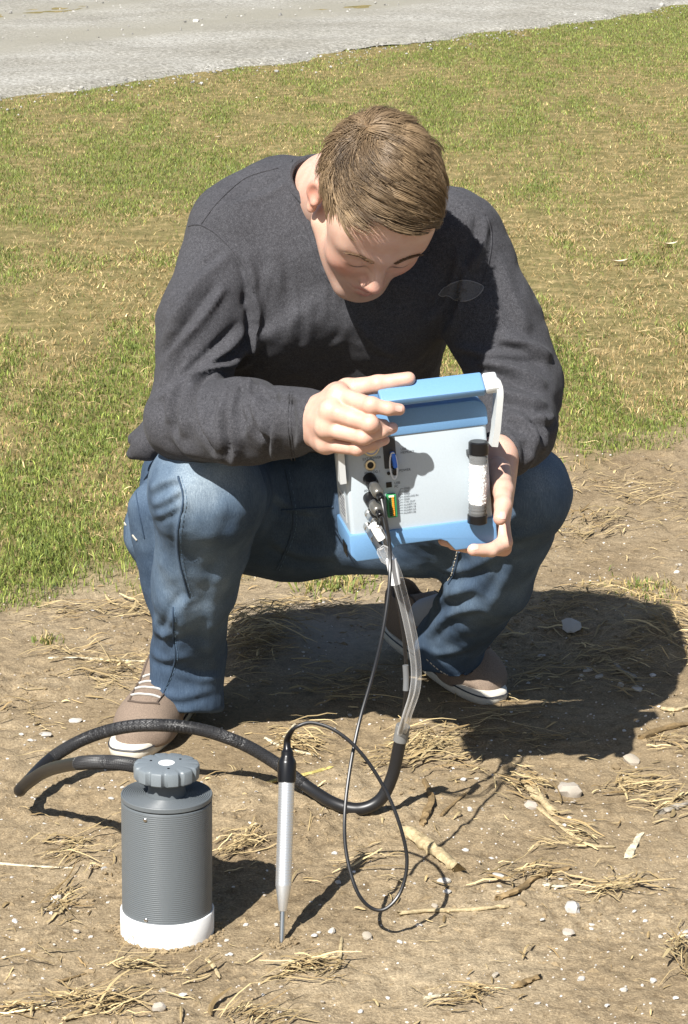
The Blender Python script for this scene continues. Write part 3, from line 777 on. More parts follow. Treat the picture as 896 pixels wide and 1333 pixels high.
# cuffs: cut square and hollowed
cR = (P(410, 549, 3.465) - P(372, 549, 3.525)).normalized(); cL = Vector((-.12, -.52, -.84)).normalized()
pR = P(428, 549, 3.44); pL = P(666, 606, 3.56)
f.cut(pR + cR * .004, cR, .07)
f.cone(pR - cR * .03, pR + cR * .05, .031, .034, .003, True)
V, Q = f.mesh(); V = smooth_v(V, Q, 2, 0.5)
N = vnormals(V, Q)
V = V + N * (0.0040 * fbm(V[:, 0] * 15, V[:, 1] * 17, V[:, 2] * 17, s=91, oct=2) + 0.0012 * fbm(V[:, 0] * 45, V[:, 1] * 45, V[:, 2] * 45, s=92, oct=2))[:, None]
V = folds(V, Q, [
    ([(292, 372), (262, 414), (210, 478)], 6, 0.0121), ([(322, 425), (276, 470), (228, 512), (221, 552)], 7, 0.0158), ([(318, 462), (268, 486), (238, 508)], 5, 0.0111),
    ([(300, 330), (258, 370), (226, 420)], 7, 0.0075), ([(340, 300), (352, 336), (346, 375), (330, 420)], 6, 0.0043), ([(318, 330), (330, 370), (326, 404)], 6, 0.0102),
    ([(330, 380), (334, 420), (322, 460)], 6, 0.0131),
    ([(286, 484), (266, 516), (270, 552), (288, 588)], 7, 0.0158), ([(312, 492), (303, 540), (308, 580), (302, 606)], 6, 0.0149), ([(345, 500), (337, 536), (352, 572)], 6, 0.0131),
    ([(330, 490), (320, 520), (326, 556)], 5, 0.0094), ([(258, 500), (240, 530), (242, 570)], 7, 0.0111), ([(372, 504), (362, 550), (356, 590), (366, 616)], 5, 0.0102), ([(296, 486), (350, 512), (400, 520)], 5, 0.0075),
    ([(430, 300), (440, 360), (436, 410)], 6, 0.0029), ([(415, 345), (424, 380), (420, 420)], 5, 0.0029), ([(452, 418), (446, 440), (430, 452)], 5, 0.0022),
    ([(630, 282), (626, 320), (610, 352)], 6, 0.0111), ([(606, 345), (600, 400), (578, 440)], 6, 0.0094), ([(650, 440), (690, 452), (716, 470)], 7, 0.0139), ([(620, 470), (660, 480), (712, 505)], 7, 0.0149),
    ([(640, 510), (676, 520), (712, 530)], 6, 0.0121), ([(660, 540), (690, 560), (700, 590)], 6, 0.0131), ([(655, 560), (672, 580), (676, 606)], 5, 0.0102), ([(690, 530), (706, 560), (704, 590)], 5, 0.0094),
    ([(400, 240), (412, 290), (430, 330)], 5, 0.0057), ([(380, 232), (350, 252), (300, 268)], 6, 0.0047),
    ([(270, 330), (240, 390), (212, 450)], 8, 0.0072), ([(336, 440), (300, 470), (262, 486)], 5, 0.0102), ([(330, 462), (316, 474), (286, 480)], 4, 0.0072), ([(226, 560), (250, 590), (300, 600)], 8, 0.0083), ([(320, 500), (332, 530), (322, 570)], 5, 0.0095), ([(384, 512), (392, 550), (386, 596)], 6, 0.0048),
    ([(290, 520), (284, 552), (292, 580)], 5, 0.0072), ([(246, 470), (226, 500), (206, 520)], 6, 0.0083), ([(356, 300), (362, 350), (356, 400)], 7, 0.0028), ([(380, 330), (386, 390), (372, 450)], 7, 0.0026), ([(396, 360), (404, 420), (392, 470)], 6, 0.0023),
    ([(470, 420), (490, 450), (520, 462)], 7, 0.0059), ([(600, 320), (586, 380), (560, 420)], 6, 0.0072), ([(650, 330), (668, 390), (690, 430)], 8, 0.0048), ([(590, 450), (640, 462), (700, 462)], 6, 0.0095), ([(680, 545), (712, 548), (720, 540)], 5, 0.0083), ([(674, 560), (690, 580), (688, 604)], 5, 0.0083)])
SHIRT = mat('heather_jersey', (0.05, 0.05, 0.055), 0.92, spec=0.12)
v = texco(SHIRT); n1 = noise_n(SHIRT, v, 900, 2, 0.8); n2 = noise_n(SHIRT, v, 260, 3, 0.7); n3 = noise_n(SHIRT, v, 7, 3)
c = ramp(SHIRT, n1, [(0.30, (0.029, 0.0290, 0.033)), (0.5, (0.050, 0.050, 0.055)), (0.72, (0.095, 0.095, 0.103))])
c = mix(SHIRT, c, ramp(SHIRT, n2, [(0.3, (0.62, 0.62, 0.64)), (0.7, (1.25, 1.25, 1.27))]), 0.8, 'MULTIPLY')
c = mix(SHIRT, c, ramp(SHIRT, n3, [(0.3, (0.9, 0.9, 0.9)), (0.7, (1.1, 1.1, 1.1))]), 1.0, 'MULTIPLY')
lk(SHIRT, c, bsdf(SHIRT).inputs['Base Color']); lk(SHIRT, bump(SHIRT, n1, 0.35, 0.0012), bsdf(SHIRT).inputs['Normal'])
bsdf(SHIRT).inputs['Sheen Weight'].default_value = 0.04; bsdf(SHIRT).inputs['Sheen Roughness'].default_value = 0.5
shirt = link('shirt', mesh_np('shirt', V, Q), SHIRT, person)
sb = bvh_of(V, Q)
for pl in ([(240, 296), (262, 293), (290, 312), (322, 352), (330, 380)], [(262, 292), (285, 262), (320, 232), (362, 219)], [(634, 282), (640, 310), (634, 350), (618, 395)], [(632, 280), (610, 256), (584, 244)]):
    seam(sb, pl, .0012, 'shoulder_seam', SHIRT, shirt, .0004)
seam(sb, [(377, 510), (375, 550), (380, 600)], .0011, 'cuff_seam', SHIRT, shirt, .0004); seam(sb, [(381, 510), (379, 550), (384, 600)], .0009, 'cuff_seam', SHIRT, shirt, .0004)
seam(sb, [(391, 207), (385, 226), (396, 262), (410, 302), (428, 350), (448, 366)], .0034, 'collar_edge', SHIRT, shirt, .0005)
seam(sb, [(381, 208), (375, 228), (386, 266), (401, 306), (420, 356), (440, 374)], .0010, 'collar_seam', SHIRT, shirt, .0004)
# ribbed collar band, lying round the opening
ctr = NC; u_ = nz.orthogonal().normalized(); w_ = nz.cross(u_)
ring = []
for k in range(72):
    a_ = 2 * math.pi * k / 72; dvec = u_ * math.cos(a_) + w_ * math.sin(a_)
    # last point, coming down the opening, where the cloth still stands outside the neck
    best = None
    for q in range(60):
        s_ = .13 - q * .0025; p = ctr + nz * s_ + dvec * (.060 + .010 * s_ / .16 + .004)
        hit = sb.find_nearest(p, .012)
        if hit[0] is not None: best = hit[0]; break
    if best is not None: ring.append(best)
print('collar ring', len(ring))
if len(ring) > 20:
    ring = [sum((ring[(i + d) % len(ring)] for d in range(-3, 4)), Vector()) / 7 for i in range(len(ring))]
    MB().tube(catmull(ring + [ring[0]], 2), .0055, 8, False).build('collar', SHIRT, shirt)
# pale print on the chest
PRINT = speckle('chest_print', (0.085, 0.085, 0.09), .35, 900, .9)
pr = [(571, 383), (577, 376), (583, 373), (590, 368), (603, 365), (617, 367), (629, 373), (626, 381), (618, 388), (605, 392), (592, 390), (584, 385), (576, 386)]
prs = [(q.x, q.y) for q in catmull([(x, y, 0) for x, y in pr + [pr[0]]], 3)][:-1]; vs = []; ok = True; NR = 5
for k in range(NR, 0, -1):
    for x, y_ in prs:
        q = on_surface(sb, [(603 + (x - 603) * k / NR, 379 + (y_ - 379) * k / NR)] * 2, .0016, 1)
        if not q: ok = False; break
        vs.append(q[0])
if ok:
    n_ = len(prs); fs = [(r_ * n_ + k, r_ * n_ + (k + 1) % n_, (r_ + 1) * n_ + (k + 1) % n_, (r_ + 1) * n_ + k) for r_ in range(NR - 1) for k in range(n_)] + [tuple((NR - 1) * n_ + k for k in range(n_))]
    MB().add(vs, fs).build('chest_print', PRINT, shirt)
    seam(sb, pr + [pr[0]], .0009, 'print_outline', speckle('print_line', (0.17, 0.17, 0.175), .2, 800, .9), shirt, .001, 3)

# ---- jeans
f = Field((-.36, 3.52, .0), (.38, 4.34, .56), 0.0043)
f.ell(P(375, 640, 4.10), (.185, .145, .135), .05)
f.cone(hipR + Vector((-.045, .02, .0)), P(222, 690, 4.00), .105, .07, .05)
f.cone(hipR, kneeR, .092, .070, .05); f.cone(kneeR + Vector((.012, .006, -.02)), P(254, 760, 3.795), .072, .062, .05); f.cone(P(254, 760, 3.80), P(245, 850, 3.885), .060, .055, .02); f.cone(P(245, 850, 3.885), P(242, 945, 3.895), .055, .061, .015)
f.cone(P(200, 660, 3.86), P(215, 780, 3.90), .040, .030, .03)
f.cone(hipL, P(580, 645, 3.92), .098, .088, .05); f.cone(P(580, 645, 3.92), kneeL, .083, .066, .04)
f.cone(kneeL, P(640, 750, 3.93), .066, .062, .03); f.cone(P(640, 750, 3.93), P(587, 836, 4.075), .062, .054, .025); f.cone(P(587, 836, 4.075), P(584, 868, 4.085), .052, .054, .015)
f.cone(P(420, 690, 4.02), P(540, 700, 3.96), .06, .06, .04)
f.cone(waist + X * -.06 + Vector((0, .0, -.09)), P(380, 640, 4.12), .12, .13, .04); f.cone(P(330, 618, 4.02), P(430, 618, 4.02), .085, .085, .04)
# cuffs
cz = (P(240, 938, 3.9)); f.cut((cz.x, cz.y, .022), (0.05, -0.35, -1), .10); f.cone(P(245, 880, 3.885), P(242, 960, 3.905), .040, .052, .004, True)
cz = P(590, 872, 4.07); f.cut((cz.x, cz.y, .030), (-0.2, -.15, -1), .085); f.cone(P(590, 846, 4.07), P(585, 890, 4.08), .038, .047, .004, True)
V, Q = f.mesh(); V = smooth_v(V, Q, 2, 0.5); N = vnormals(V, Q)
V = V + N * (0.0032 * fbm(V[:, 0] * 13, V[:, 1] * 13, V[:, 2] * 13, s=95, oct=2) + 0.0011 * fbm(V[:, 0] * 48, V[:, 1] * 48, V[:, 2] * 48, s=96, oct=2))[:, None]
V = folds(V, Q, [
    ([(196, 640), (214, 628), (236, 622)], 6, 0.0076), ([(198, 658), (218, 650), (238, 634)], 6, 0.0068), ([(196, 674), (220, 664), (240, 652)], 6, 0.0054),
    ([(236, 622), (240, 650), (234, 690), (238, 740), (246, 775)], 6, 0.0054), ([(246, 775), (228, 800), (214, 840)], 6, 0.0063), ([(246, 776), (236, 812), (232, 850)], 6, 0.0036),
    ([(318, 660), (300, 720), (280, 790), (268, 850)], 11, .0030), ([(206, 800), (200, 816), (212, 826), (240, 820)], 6, 0.0063), ([(196, 846), (214, 858), (250, 852)], 6, 0.0045), ([(282, 800), (272, 830), (276, 870)], 7, 0.0040), ([(205, 900), (235, 908), (280, 896)], 6, 0.0040),
    ([(290, 880), (262, 884), (230, 876)], 6, 0.0036), ([(352, 640), (380, 660), (420, 668)], 6, 0.0045), ([(350, 700), (390, 720), (440, 722)], 8, 0.0054),
    ([(536, 800), (570, 780), (620, 762)], 9, 0.0099), ([(556, 830), (586, 800), (630, 790)], 7, 0.0063), ([(560, 730), (600, 742), (650, 720)], 8, 0.0063), ([(610, 690), (660, 700), (710, 690)], 8, 0.0045), ([(560, 852), (590, 848), (622, 838)], 6, 0.0045), ([(680, 700), (660, 750), (630, 800)], 8, 0.0045)])
me = mesh_np('jeans', V, Q)
# wash: faded over the thighs, knees and seat (wear that belongs to the cloth)
def near(p, r): return np.exp(-((V - np.array(p)) ** 2).sum(1) / r ** 2)
fade = near(kneeR + Vector((.02, -.06, .05)), .075) + 0.9 * near(kneeL + Vector((.03, -.06, .05)), .06) + 0.35 * near(P(190, 640, 3.95), .09) + 0.6 * near(P(255, 740, 3.74), .09) + .3 * near(P(640, 780, 3.9), .07)
fade += 0.25 * fbm(V[:, 0] * 20, V[:, 1] * 20, V[:, 2] * 9, s=97, oct=3)
set_col(me, 'fade', np.clip(fade, 0, 1))
DENIM = mat('denim', (0.05, 0.1, 0.18), 0.85, spec=0.15)
c0 = nd(DENIM, 'ShaderNodeTexCoord'); mp = nd(DENIM, 'ShaderNodeMapping'); mp.inputs['Scale'].default_value = (1, 1, 0.10); mp.inputs['Rotation'].default_value = (0, R_(6), 0); lk(DENIM, c0.outputs['Object'], mp.inputs['Vector'])
n1 = noise_n(DENIM, mp.outputs[0], 620, 3, 0.8); v = texco(DENIM); n2 = noise_n(DENIM, v, 1100, 2, 0.8); n3 = noise_n(DENIM, v, 24, 5, 0.65)
c = ramp(DENIM, attr(DENIM, 'fade').outputs['Fac'], [(0.0, (0.047, 0.075, 0.120)), (0.40, (0.098, 0.143, 0.203)), (1.0, (0.220, 0.278, 0.335))])
c = mix(DENIM, c, ramp(DENIM, n1, [(0.3, (0.55, 0.58, 0.62)), (0.52, (1, 1, 1)), (0.72, (1.7, 1.6, 1.5))]), 0.6, 'MULTIPLY')
c = mix(DENIM, c, ramp(DENIM, n2, [(0.35, (0.72, 0.74, 0.76)), (0.7, (1.3, 1.25, 1.2))]), 0.7, 'MULTIPLY')
c = mix(DENIM, c, ramp(DENIM, n3, [(0.3, (0.82, 0.84, 0.86)), (0.7, (1.14, 1.12, 1.10))]), 0.9, 'MULTIPLY')
lk(DENIM, c, bsdf(DENIM).inputs['Base Color']); lk(DENIM, bump(DENIM, n1, 0.4, 0.0015), bsdf(DENIM).inputs['Normal'])
jeans = link('jeans', me, DENIM, person)
jb = bvh_of(V, Q)
THREAD = mat('pale_thread', (0.50, 0.46, 0.38), .8); BTHREAD = mat('blue_seam', (0.10, 0.17, 0.25), .85)
seam(jb, [(232, 620), (239, 650), (232, 690), (234, 730), (246, 776)], .0016, 'side_seam', DENIM, jeans)
stitches(jb, [(236, 620), (243, 650), (236, 690), (238, 730), (248, 772)], .0004, .003, 'stitching', BTHREAD, jeans)
seam(jb, [(226, 790), (226, 830), (228, 860), (212, 905)], .0015, 'side_seam', DENIM, jeans)
stitches(jb, [(228, 790), (229, 830), (231, 860), (215, 900)], .0004, .003, 'stitching', BTHREAD, jeans)
stitches(jb, [(196, 905), (214, 920), (245, 934), (280, 936)], .0008, .004, 'hem_stitching', THREAD, jeans)
stitches(jb, [(158, 628), (166, 630), (176, 628)], .0012, .010, 'pocket_stitching', THREAD, jeans); stitches(jb, [(160, 676), (170, 692), (186, 712)], .0012, .010, 'pocket_stitching', THREAD, jeans)
seam(jb, [(176, 628), (180, 660), (188, 700)], .0012, 'pocket_edge', DENIM, jeans)
seam(jb, [(372, 612), (382, 668), (378, 700), (360, 742)], .0015, 'inseam', DENIM, jeans); stitches(jb, [(376, 612), (386, 668), (382, 700), (364, 742)], .0004, .003, 'stitching', BTHREAD, jeans)
seam(jb, [(366, 664), (400, 662), (434, 660)], .0018, 'fly_seam', DENIM, jeans)
seam(jb, [(598, 718), (592, 745), (584, 760)], .0018, 'inseam', DENIM, jeans); stitches(jb, [(595, 718), (589, 745), (582, 758)], .0008, .004, 'stitching', THREAD, jeans)
stitches(jb, [(556, 858), (572, 872), (590, 882)], .0008, .004, 'hem_stitching', THREAD, jeans)

# ---- shoes
CANVAS = speckle('canvas', (0.185, 0.138, 0.104), .28, 700, .9, .25); RUBBER = speckle('white_rubber', (0.58, 0.54, 0.46), .12, 60, .6, .1)
STRIPE = mat('dark_stripe', (0.03, 0.03, 0.035), .6); STRIPE2 = mat('dark_canvas_edge', (.085, .062, .048), .9); LACE = speckle('lace', (0.46, 0.45, 0.42), .1, 900, .9); SOCK = speckle('sock', (0.34, 0.36, 0.41), .15, 900, .95)
def outline(L, wd, n=56):
    out = []
    for k in range(n):
        a_ = 2 * math.pi * k / n; x = 0.5 - 0.5 * math.cos(a_); s_ = math.sin(a_)
        hw = wd * (0.72 + 0.33 * x ** 1.2) * (abs(s_) ** 0.62) * (1 - 0.10 * math.exp(-((x - .42) / .16) ** 2))
        out.append((x * L, math.copysign(hw, s_) * 0.5 + (-.006 if x > .5 else 0) * x))
    return out
def shoe(heel, toe, lift, label):
    d = (toe - heel); d.z = 0; Ls = d.length; yaw = math.atan2(d.y, d.x)
    M = Matrix.Translation(heel) @ Matrix.Rotation(yaw, 4, 'Z') @ Matrix.Rotation(math.atan2(lift, Ls * .8), 4, 'Y')
    M = Matrix.Translation(Vector((0, 0, lift))) @ M
    sh_ = thing2 = None
    f = Field((-.02, -.07, -.005), (Ls + .02, .07, .14), 0.0030)
    f.cone((.040, 0, .040), (Ls - .085, 0, .030), .030, .036, .03); f.cone((Ls - .10, 0, .027), (Ls - .042, -.003, .022), .040, .030, .03)
    f.cone((.036, 0, .082), (.10, 0, .078), .0295, .029, .03); f.cone((.10, 0, .072), (Ls - .10, 0, .036), .029, .028, .04)
    f.cone((Ls - .085, -.016, .024), (Ls - .06, .016, .024), .030, .030, .02)
    f.cut((Ls / 2, 0, .012), (0, 0, -1), .3)
    f.cone((.048, 0, .082), (.085, 0, .15), .0255, .036, .004, True)
    Vl, Ql = f.mesh(); Vl = smooth_v(Vl, Ql, 2)
    Vw = np.array([list(M @ Vector(p)) for p in Vl])
    up = link('shoe', mesh_np('shoe', Vw, Ql), CANVAS, person)
    if label: up['label'] = label
    ol = outline(Ls, .092)
    def ringed(name, z0, z1, off, m):
        mb = MB(); n = len(ol); c_ = Vector((Ls / 2, 0, 0)); vs = []
        prof = [(off - .004, z0), (off, z0 + .003), (off + .0015, (z0 + z1) / 2), (off, z1 - .002), (off - .003, z1)]
        for o_, z in prof:
            for x, y_ in ol:
                p = Vector((x, y_, 0)); dv = (p - c_); dv = Vector((dv.x * .25, dv.y, 0)).normalized(); p = p + dv * o_; vs.append(M @ Vector((p.x, p.y, z + (0.006 * max(0, (p.x / Ls - .75)) if z1 > .02 else 0))))
        fs = [(r * n + k, r * n + (k + 1) % n, (r + 1) * n + (k + 1) % n, (r + 1) * n + k) for r in range(4) for k in range(n)]
        fs += [tuple(range(n - 1, -1, -1)), tuple(4 * n + k for k in range(n))]
        mb.add(vs, fs); return mb.build(name, m, up, True, 50)
    ringed('sole', .0, .022, .0, RUBBER); ringed('sole_stripe', .0160, .0183, .0016, STRIPE)
    bv = bvh_of(Vl, Ql)
    def top(x, y_, l=.002):
        h_ = bv.ray_cast(Vector((x, y_, .3)), Vector((0, 0, -1))); return M @ (h_[0] + h_[1] * l) if h_[0] else None
    for k in range(4):
        x = .152 + k * .0195
        for sg in (1,):
            pts = [top(x + .004 * (1 - abs(t)), t * .022) for t in np.linspace(-1, 1, 9)]
            pts = [p for p in pts if p]
            if len(pts) > 3: MB().tube(pts, .0019, 6).build('lace', LACE, up)
    for sg in (-1, 1):                                # eyestays
        pts = [top(x, sg * (.024 + .004 * math.sin((x - .09) * 30)), .0008) for x in np.linspace(.09, Ls - .072, 14)]; pts = [p for p in pts if p]
        if len(pts) > 3: MB().tube(pts, .0017, 6).build('edge_seam', STRIPE2, up)
    pts = [top(Ls - .074 + .010 * math.cos(t * 1.5), t * .024, .0008) for t in np.linspace(-1, 1, 11)]; pts = [p for p in pts if p]
    if len(pts) > 3: MB().tube(pts, .0017, 6).build('edge_seam', STRIPE2, up)
    return up
hR = G(252, 905); tR = G(168, 991); hL = G(497, 842); tL = G(652, 914)
hR = tR + (hR - tR).normalized() * .295; hL = tL + (hL - tL).normalized() * .325
shoe(hR, tR, 0.004, None); shoe(hL, tL, 0.028, None)
f = Field(np.minimum(ankL, hL) - .09, np.maximum(ankL, hL) + .12, .004)
a0 = Vector((hL.x, hL.y, .07)) + (tL - hL).normalized() * .066
f.cone(a0, ankL + Vector((.0, .0, .06)), .027, .029, .02)
V, Q = f.mesh(); link('sock', mesh_np('sock', V, Q), SOCK, person)

# ---- hair: a scalp layer and many strands combed forward and to the viewer's right
HAIR = mat('hair', (0.16, 0.1, 0.05), 0.45, spec=0.35)
lk(HAIR, attr(HAIR, 'tint').outputs['Color'], bsdf(HAIR).inputs['Base Color'])
hN = vnormals(headV, headQ)
def hairline(L):
    """signed margin: > 0 inside the hair"""
    x, y_, z = L[:, 0], L[:, 1], L[:, 2]
    front = z - (0.079 + 0.20 * np.abs(x) + .10 * np.clip(-x, 0, 1))              # forehead
    side = (y_ + 0.016 + 0.5 * (z - .02)) + 0.0                                # temples: hair lies behind this line
    lowS = z + 0.012 + 0.9 * np.clip(y_ - .02, -.03, .2) - 0.15 * np.clip(-y_, 0, 1)
    topm = np.where(z > .052, np.maximum(front, side), np.minimum(side, lowS))
    return np.minimum(np.where(z > .052, topm, topm), lowS + 0.02)
Lh = L; mg = hairline(Lh); ear = (np.abs(Lh[:, 0]) > .073) & (np.abs(Lh[:, 1] - .014) < .022) & (np.abs(Lh[:, 2] + .004) < .036)
skull = (mg > 0) & ~ear & (Lh[:, 2] > -.07)
fm = skull[headQ].all(1); used = np.unique(headQ[fm]); rm = np.full(len(headV), -1); rm[used] = np.arange(len(used))
cap = headV[used] + hN[used] * (0.004 * np.clip(mg[used] / .012, 0, 1) + .0006)[:, None]
capn = fbm(Lh[used, 0] * 90, Lh[used, 1] * 30, Lh[used, 2] * 60, s=101, oct=3)
SV = [cap]; SQ = [rm[headQ[fm]]]; SC = [np.array([[0.105, 0.066, 0.034]]) * (1 + .35 * capn[:, None])]
roots = used[mg[used] > .001]; ns = 14000; nl_ = 1300; SEG = 5
rt = RNG.choice(roots, ns + nl_); nearw = roots[((Lh[roots] - np.array([-.024, .060, .112])) ** 2).sum(1) < .030 ** 2]; rt[:2600] = RNG.choice(nearw, 2600); p = Lh[rt] + RNG.uniform(-.0012, .0012, (ns + nl_, 3))
whorl = np.array([-.024, .060, .112])
lock = np.zeros(ns, int)
for q in range(0, ns, 1000): lock[q:q + 1000] = ((p[q:q + 1000, None] - p[None, ns:]) ** 2).sum(2).argmin(1)
wj = RNG.normal(size=(ns + nl_, 3)); lr = RNG.normal(size=(nl_, 3)); lt = np.clip(RNG.normal(size=nl_) * .26 + .5, 0, 1); ll = RNG.uniform(.78, 1.12, nl_); lj = RNG.normal(size=(nl_, 3))
li = np.concatenate([lock, np.arange(nl_)])
side = np.clip((.070 - p[:, 2]) / .045, 0, 1) * np.clip((np.abs(p[:, 0]) - .028) / .03, 0, 1)
back = np.clip((p[:, 1] - .060) / .03, 0, 1)
lenb = ((1 - side) * .060 + side * .020) * (1 - .5 * back) * ll[li] * RNG.uniform(.85, 1.1, ns + nl_)
front0 = np.clip((-p[:, 1] + .020) / .07, 0, 1) * (1 - side)
inv = 1 / np.array([.074, .094, .076]) ** 2
P_ = p.copy(); pts = []
for sgm in range(SEG + 1):
    pts.append(P_.copy())
    d = P_ - (whorl + lj[li] * .011 + wj * .006); d /= (np.linalg.norm(d, axis=1, keepdims=True) + 1e-6)
    frontness = np.clip((-P_[:, 1] + .025) / .07, 0, 1) * (1 - side); over = np.clip(-P_[:, 1] - .060, 0, .05) / .03
    d = d + np.stack([1.5 * frontness + .30 + .8 * over, -.15 * frontness + .7 * over, .25 * over - 1.1 * side], 1) + lr[li] * (.17 * (1 - .5 * side))[:, None] + RNG.normal(size=p.shape) * np.where(np.arange(ns + nl_) % 17 == 0, .22, .06)[:, None]
    g = (P_ - np.array([0, .006, .042])) * inv; g /= (np.linalg.norm(g, axis=1, keepdims=True) + 1e-6)
    d -= g * (d * g).sum(1, keepdims=True); d /= (np.linalg.norm(d, axis=1, keepdims=True) + 1e-6)
    t_ = sgm / SEG
    lift_ = (.30 * (1 - t_) ** 1.5 * (1 - .75 * side) + .16 * front0 * (1 - t_) - .10 * t_ + .05 * lr[li, 0])[:, None]
    st = d + g * lift_; st /= np.linalg.norm(st, axis=1, keepdims=True)
    P_ = P_ + st * (lenb / SEG)[:, None]
PT = np.stack(pts, 1)
wgt = (np.linspace(0, 1, SEG + 1) ** .8 * .46)[None, :, None]
LP = PT[ns:][lock]; off = PT[:ns, :1] - LP[:, :1]
PT = PT[:ns] * (1 - wgt) + (LP + off * (1 - .55 * np.linspace(0, 1, SEG + 1))[None, :, None]) * wgt
rt = rt[:ns]; p = p[:ns]
PT = PT * HS @ np.array([list(r) for r in H3]).T + np.array(HM.translation)
Tn = np.gradient(PT, axis=1); Tn /= np.linalg.norm(Tn, axis=2, keepdims=True) + 1e-9
nw = (hN[rt])[:, None, :]; B = np.cross(Tn, nw); B /= np.linalg.norm(B, axis=2, keepdims=True) + 1e-9
Nn = np.cross(B, Tn)
rad = 0.00060 * (1 - 0.8 * (np.arange(SEG + 1) / SEG) ** 2)[None, :, None] * RNG.uniform(.8, 1.3, (ns, 1, 1))
ringv = np.stack([PT + rad * (math.cos(a_) * B + math.sin(a_) * Nn) for a_ in (math.pi / 2, math.pi * 7 / 6, math.pi * 11 / 6)], 2)
o0 = len(cap); base_i = o0 + (np.arange(ns) * (SEG + 1) * 3)[:, None]
qd = []
for sgm in range(SEG):
    for k in range(3):
        k2 = (k + 1) % 3; qd.append([sgm * 3 + k, sgm * 3 + k2, (sgm + 1) * 3 + k2, (sgm + 1) * 3 + k])
qd = np.array(qd)
SV.append(ringv.reshape(-1, 3)); SQ.append((base_i[:, :, None] + qd[None]).reshape(-1, 4))
tone = np.clip(lt[lock] + RNG.normal(size=ns) * .10, 0, 1)[:, None]
hc = np.array([[0.090, 0.059, 0.033]]) * (1 - tone) + np.array([[0.300, 0.212, 0.124]]) * tone
SC.append(np.repeat(hc, (SEG + 1) * 3, 0))
me = mesh_np('hair', np.concatenate(SV), np.concatenate(SQ)); set_col(me, 'tint', np.concatenate(SC))
hair = link('hair', me, HAIR, person)
# eyebrows
for s in (-1, 1):
    mb = MB()
    for q in range(95):
        t = RNG.uniform(); x = s * (.013 + .038 * t); zz = .0205 + .006 * math.sin(t * 2.6) + RNG.uniform(-.0024, .0024) * (1 - .5 * t)
        a_ = Vector(hp(x, -.13, zz)); dr = (H3 @ Vector((0, 1, 0))).normalized(); h_ = head_bvh.ray_cast(a_, dr)
        if h_[0] is None: continue
        tip = H3 @ Vector((s * .0065, 0, .002 - .003 * t)); mb.tube([h_[0], h_[0] + tip * .5 + h_[1] * .0012, h_[0] + tip + h_[1] * .0008], (.0004, .0004, .0002), 3, False)
    eb = mb.build('eyebrow', HAIR, person); set_col(eb.data, 'tint', np.repeat([[0.13, 0.08, 0.045]], len(eb.data.vertices), 0))

# ================================================================== THE MONITOR in his hands
DM = Matrix.Translation(P(545, 622, 3.315 + DY)) @ Matrix.Rotation(R_(9), 4, 'Z') @ Matrix.Rotation(R_(1), 4, 'X') @ Matrix.Rotation(R_(-5), 4, 'Y') @ Matrix.Scale(1.033, 4) @ Matrix.Scale(1.06, 4, (0, 0, 1))
DI = DM.inverted()
def on_panel(px, py, y=0.0):
    o = DI @ ORI; d = DI.to_3x3() @ ray(px, py); t = (y - o.y) / d.y
    p = o + d * t; return p.x, p.z
print('panel corners', [tuple(round(q, 4) for q in on_panel(*p)) for p in ((452, 730), (643, 701), (648, 530), (455, 694), (643, 680), (525, 567), (648, 549), (452, 575))])
WHITE = speckle('white_shell', (0.42, 0.475, 0.515), .03, 500, .38, .06); BLUE = speckle('blue_shell', (0.130, 0.270, 0.465), .05, 700, .42, .08)
DARK = mat('black_plastic', (0.007, 0.007, 0.008), .28, spec=.35); DGREY = speckle('dark_grey_plastic', (0.04, 0.042, 0.045), .1, 600, .5, .05)
STEEL = mat('steel', (0.55, 0.54, 0.52), .28, 1.0); BRASS = mat('pale_brass', (0.62, 0.56, 0.42), .3, 1.0)
PRINTED = mat('printed_ink', (0.05, 0.055, 0.07), .6)
mon = thing('radiation_monitor', 'white and pale blue portable instrument box held up in both hands', 'instrument', DM @ Vector((0, .05, -.09)))
x0, x1 = -.0925, .0925; zb, zt = -.088, .088; DEP = .098
def rrect(xa, xb, za, zc, r, n=5):
    out = []
    for cx, cz, a0 in ((xb - r, zc - r, 0), (xa + r, zc - r, 90), (xa + r, za + r, 180), (xb - r, za + r, 270)):
        for k in range(n + 1):
            a_ = R_(a0 + 90 * k / n); out.append((cx + r * math.cos(a_), cz + r * math.sin(a_)))
    return out[::-1]
MB().prism([(x0, -.07), (x1, -.07), (x1, .075), (x0, .075)], 0, DEP, DM, .006, 3).build('housing', WHITE, mon)
# blue upper band with rounded shoulders
r = .017; top = [(x0 - .002, .055), (x1 + .002, .055)]
for cx, a0 in ((x1 + .002 - r, 0), (x0 - .002 + r, 90)):
    for k in range(7):
        a_ = R_(a0 + 15 * k); top.append((cx + r * math.cos(a_), zt - r + r * math.sin(a_)))
MB().prism(top, -.0025, DEP + .003, DM, .003, 2).build('upper_band', BLUE, mon)
# blue skirt with two feet and a notch
sk_poly = [(x0 - .003, -.060), (x0 - .003, -.085), (x0 + .004, -.094), (-.050, -.094), (-.040, -.083), (-.034, -.0795), (.022, -.0795), (.030, -.083), (.040, -.0955), (x1 - .003, -.0955), (x1 + .003, -.087), (x1 + .003, -.060)]
MB().prism(sk_poly, -.0035, DEP + .003, DM, .0022, 2).build('skirt', BLUE, mon)
MB().prism([(x0 - .0046, -.0935), (x0 - .0036, -.0935), (x0 - .0036, -.078), (x0 - .0046, -.078)], .020, .050, DM).build('foot_recess', DARK, mon)
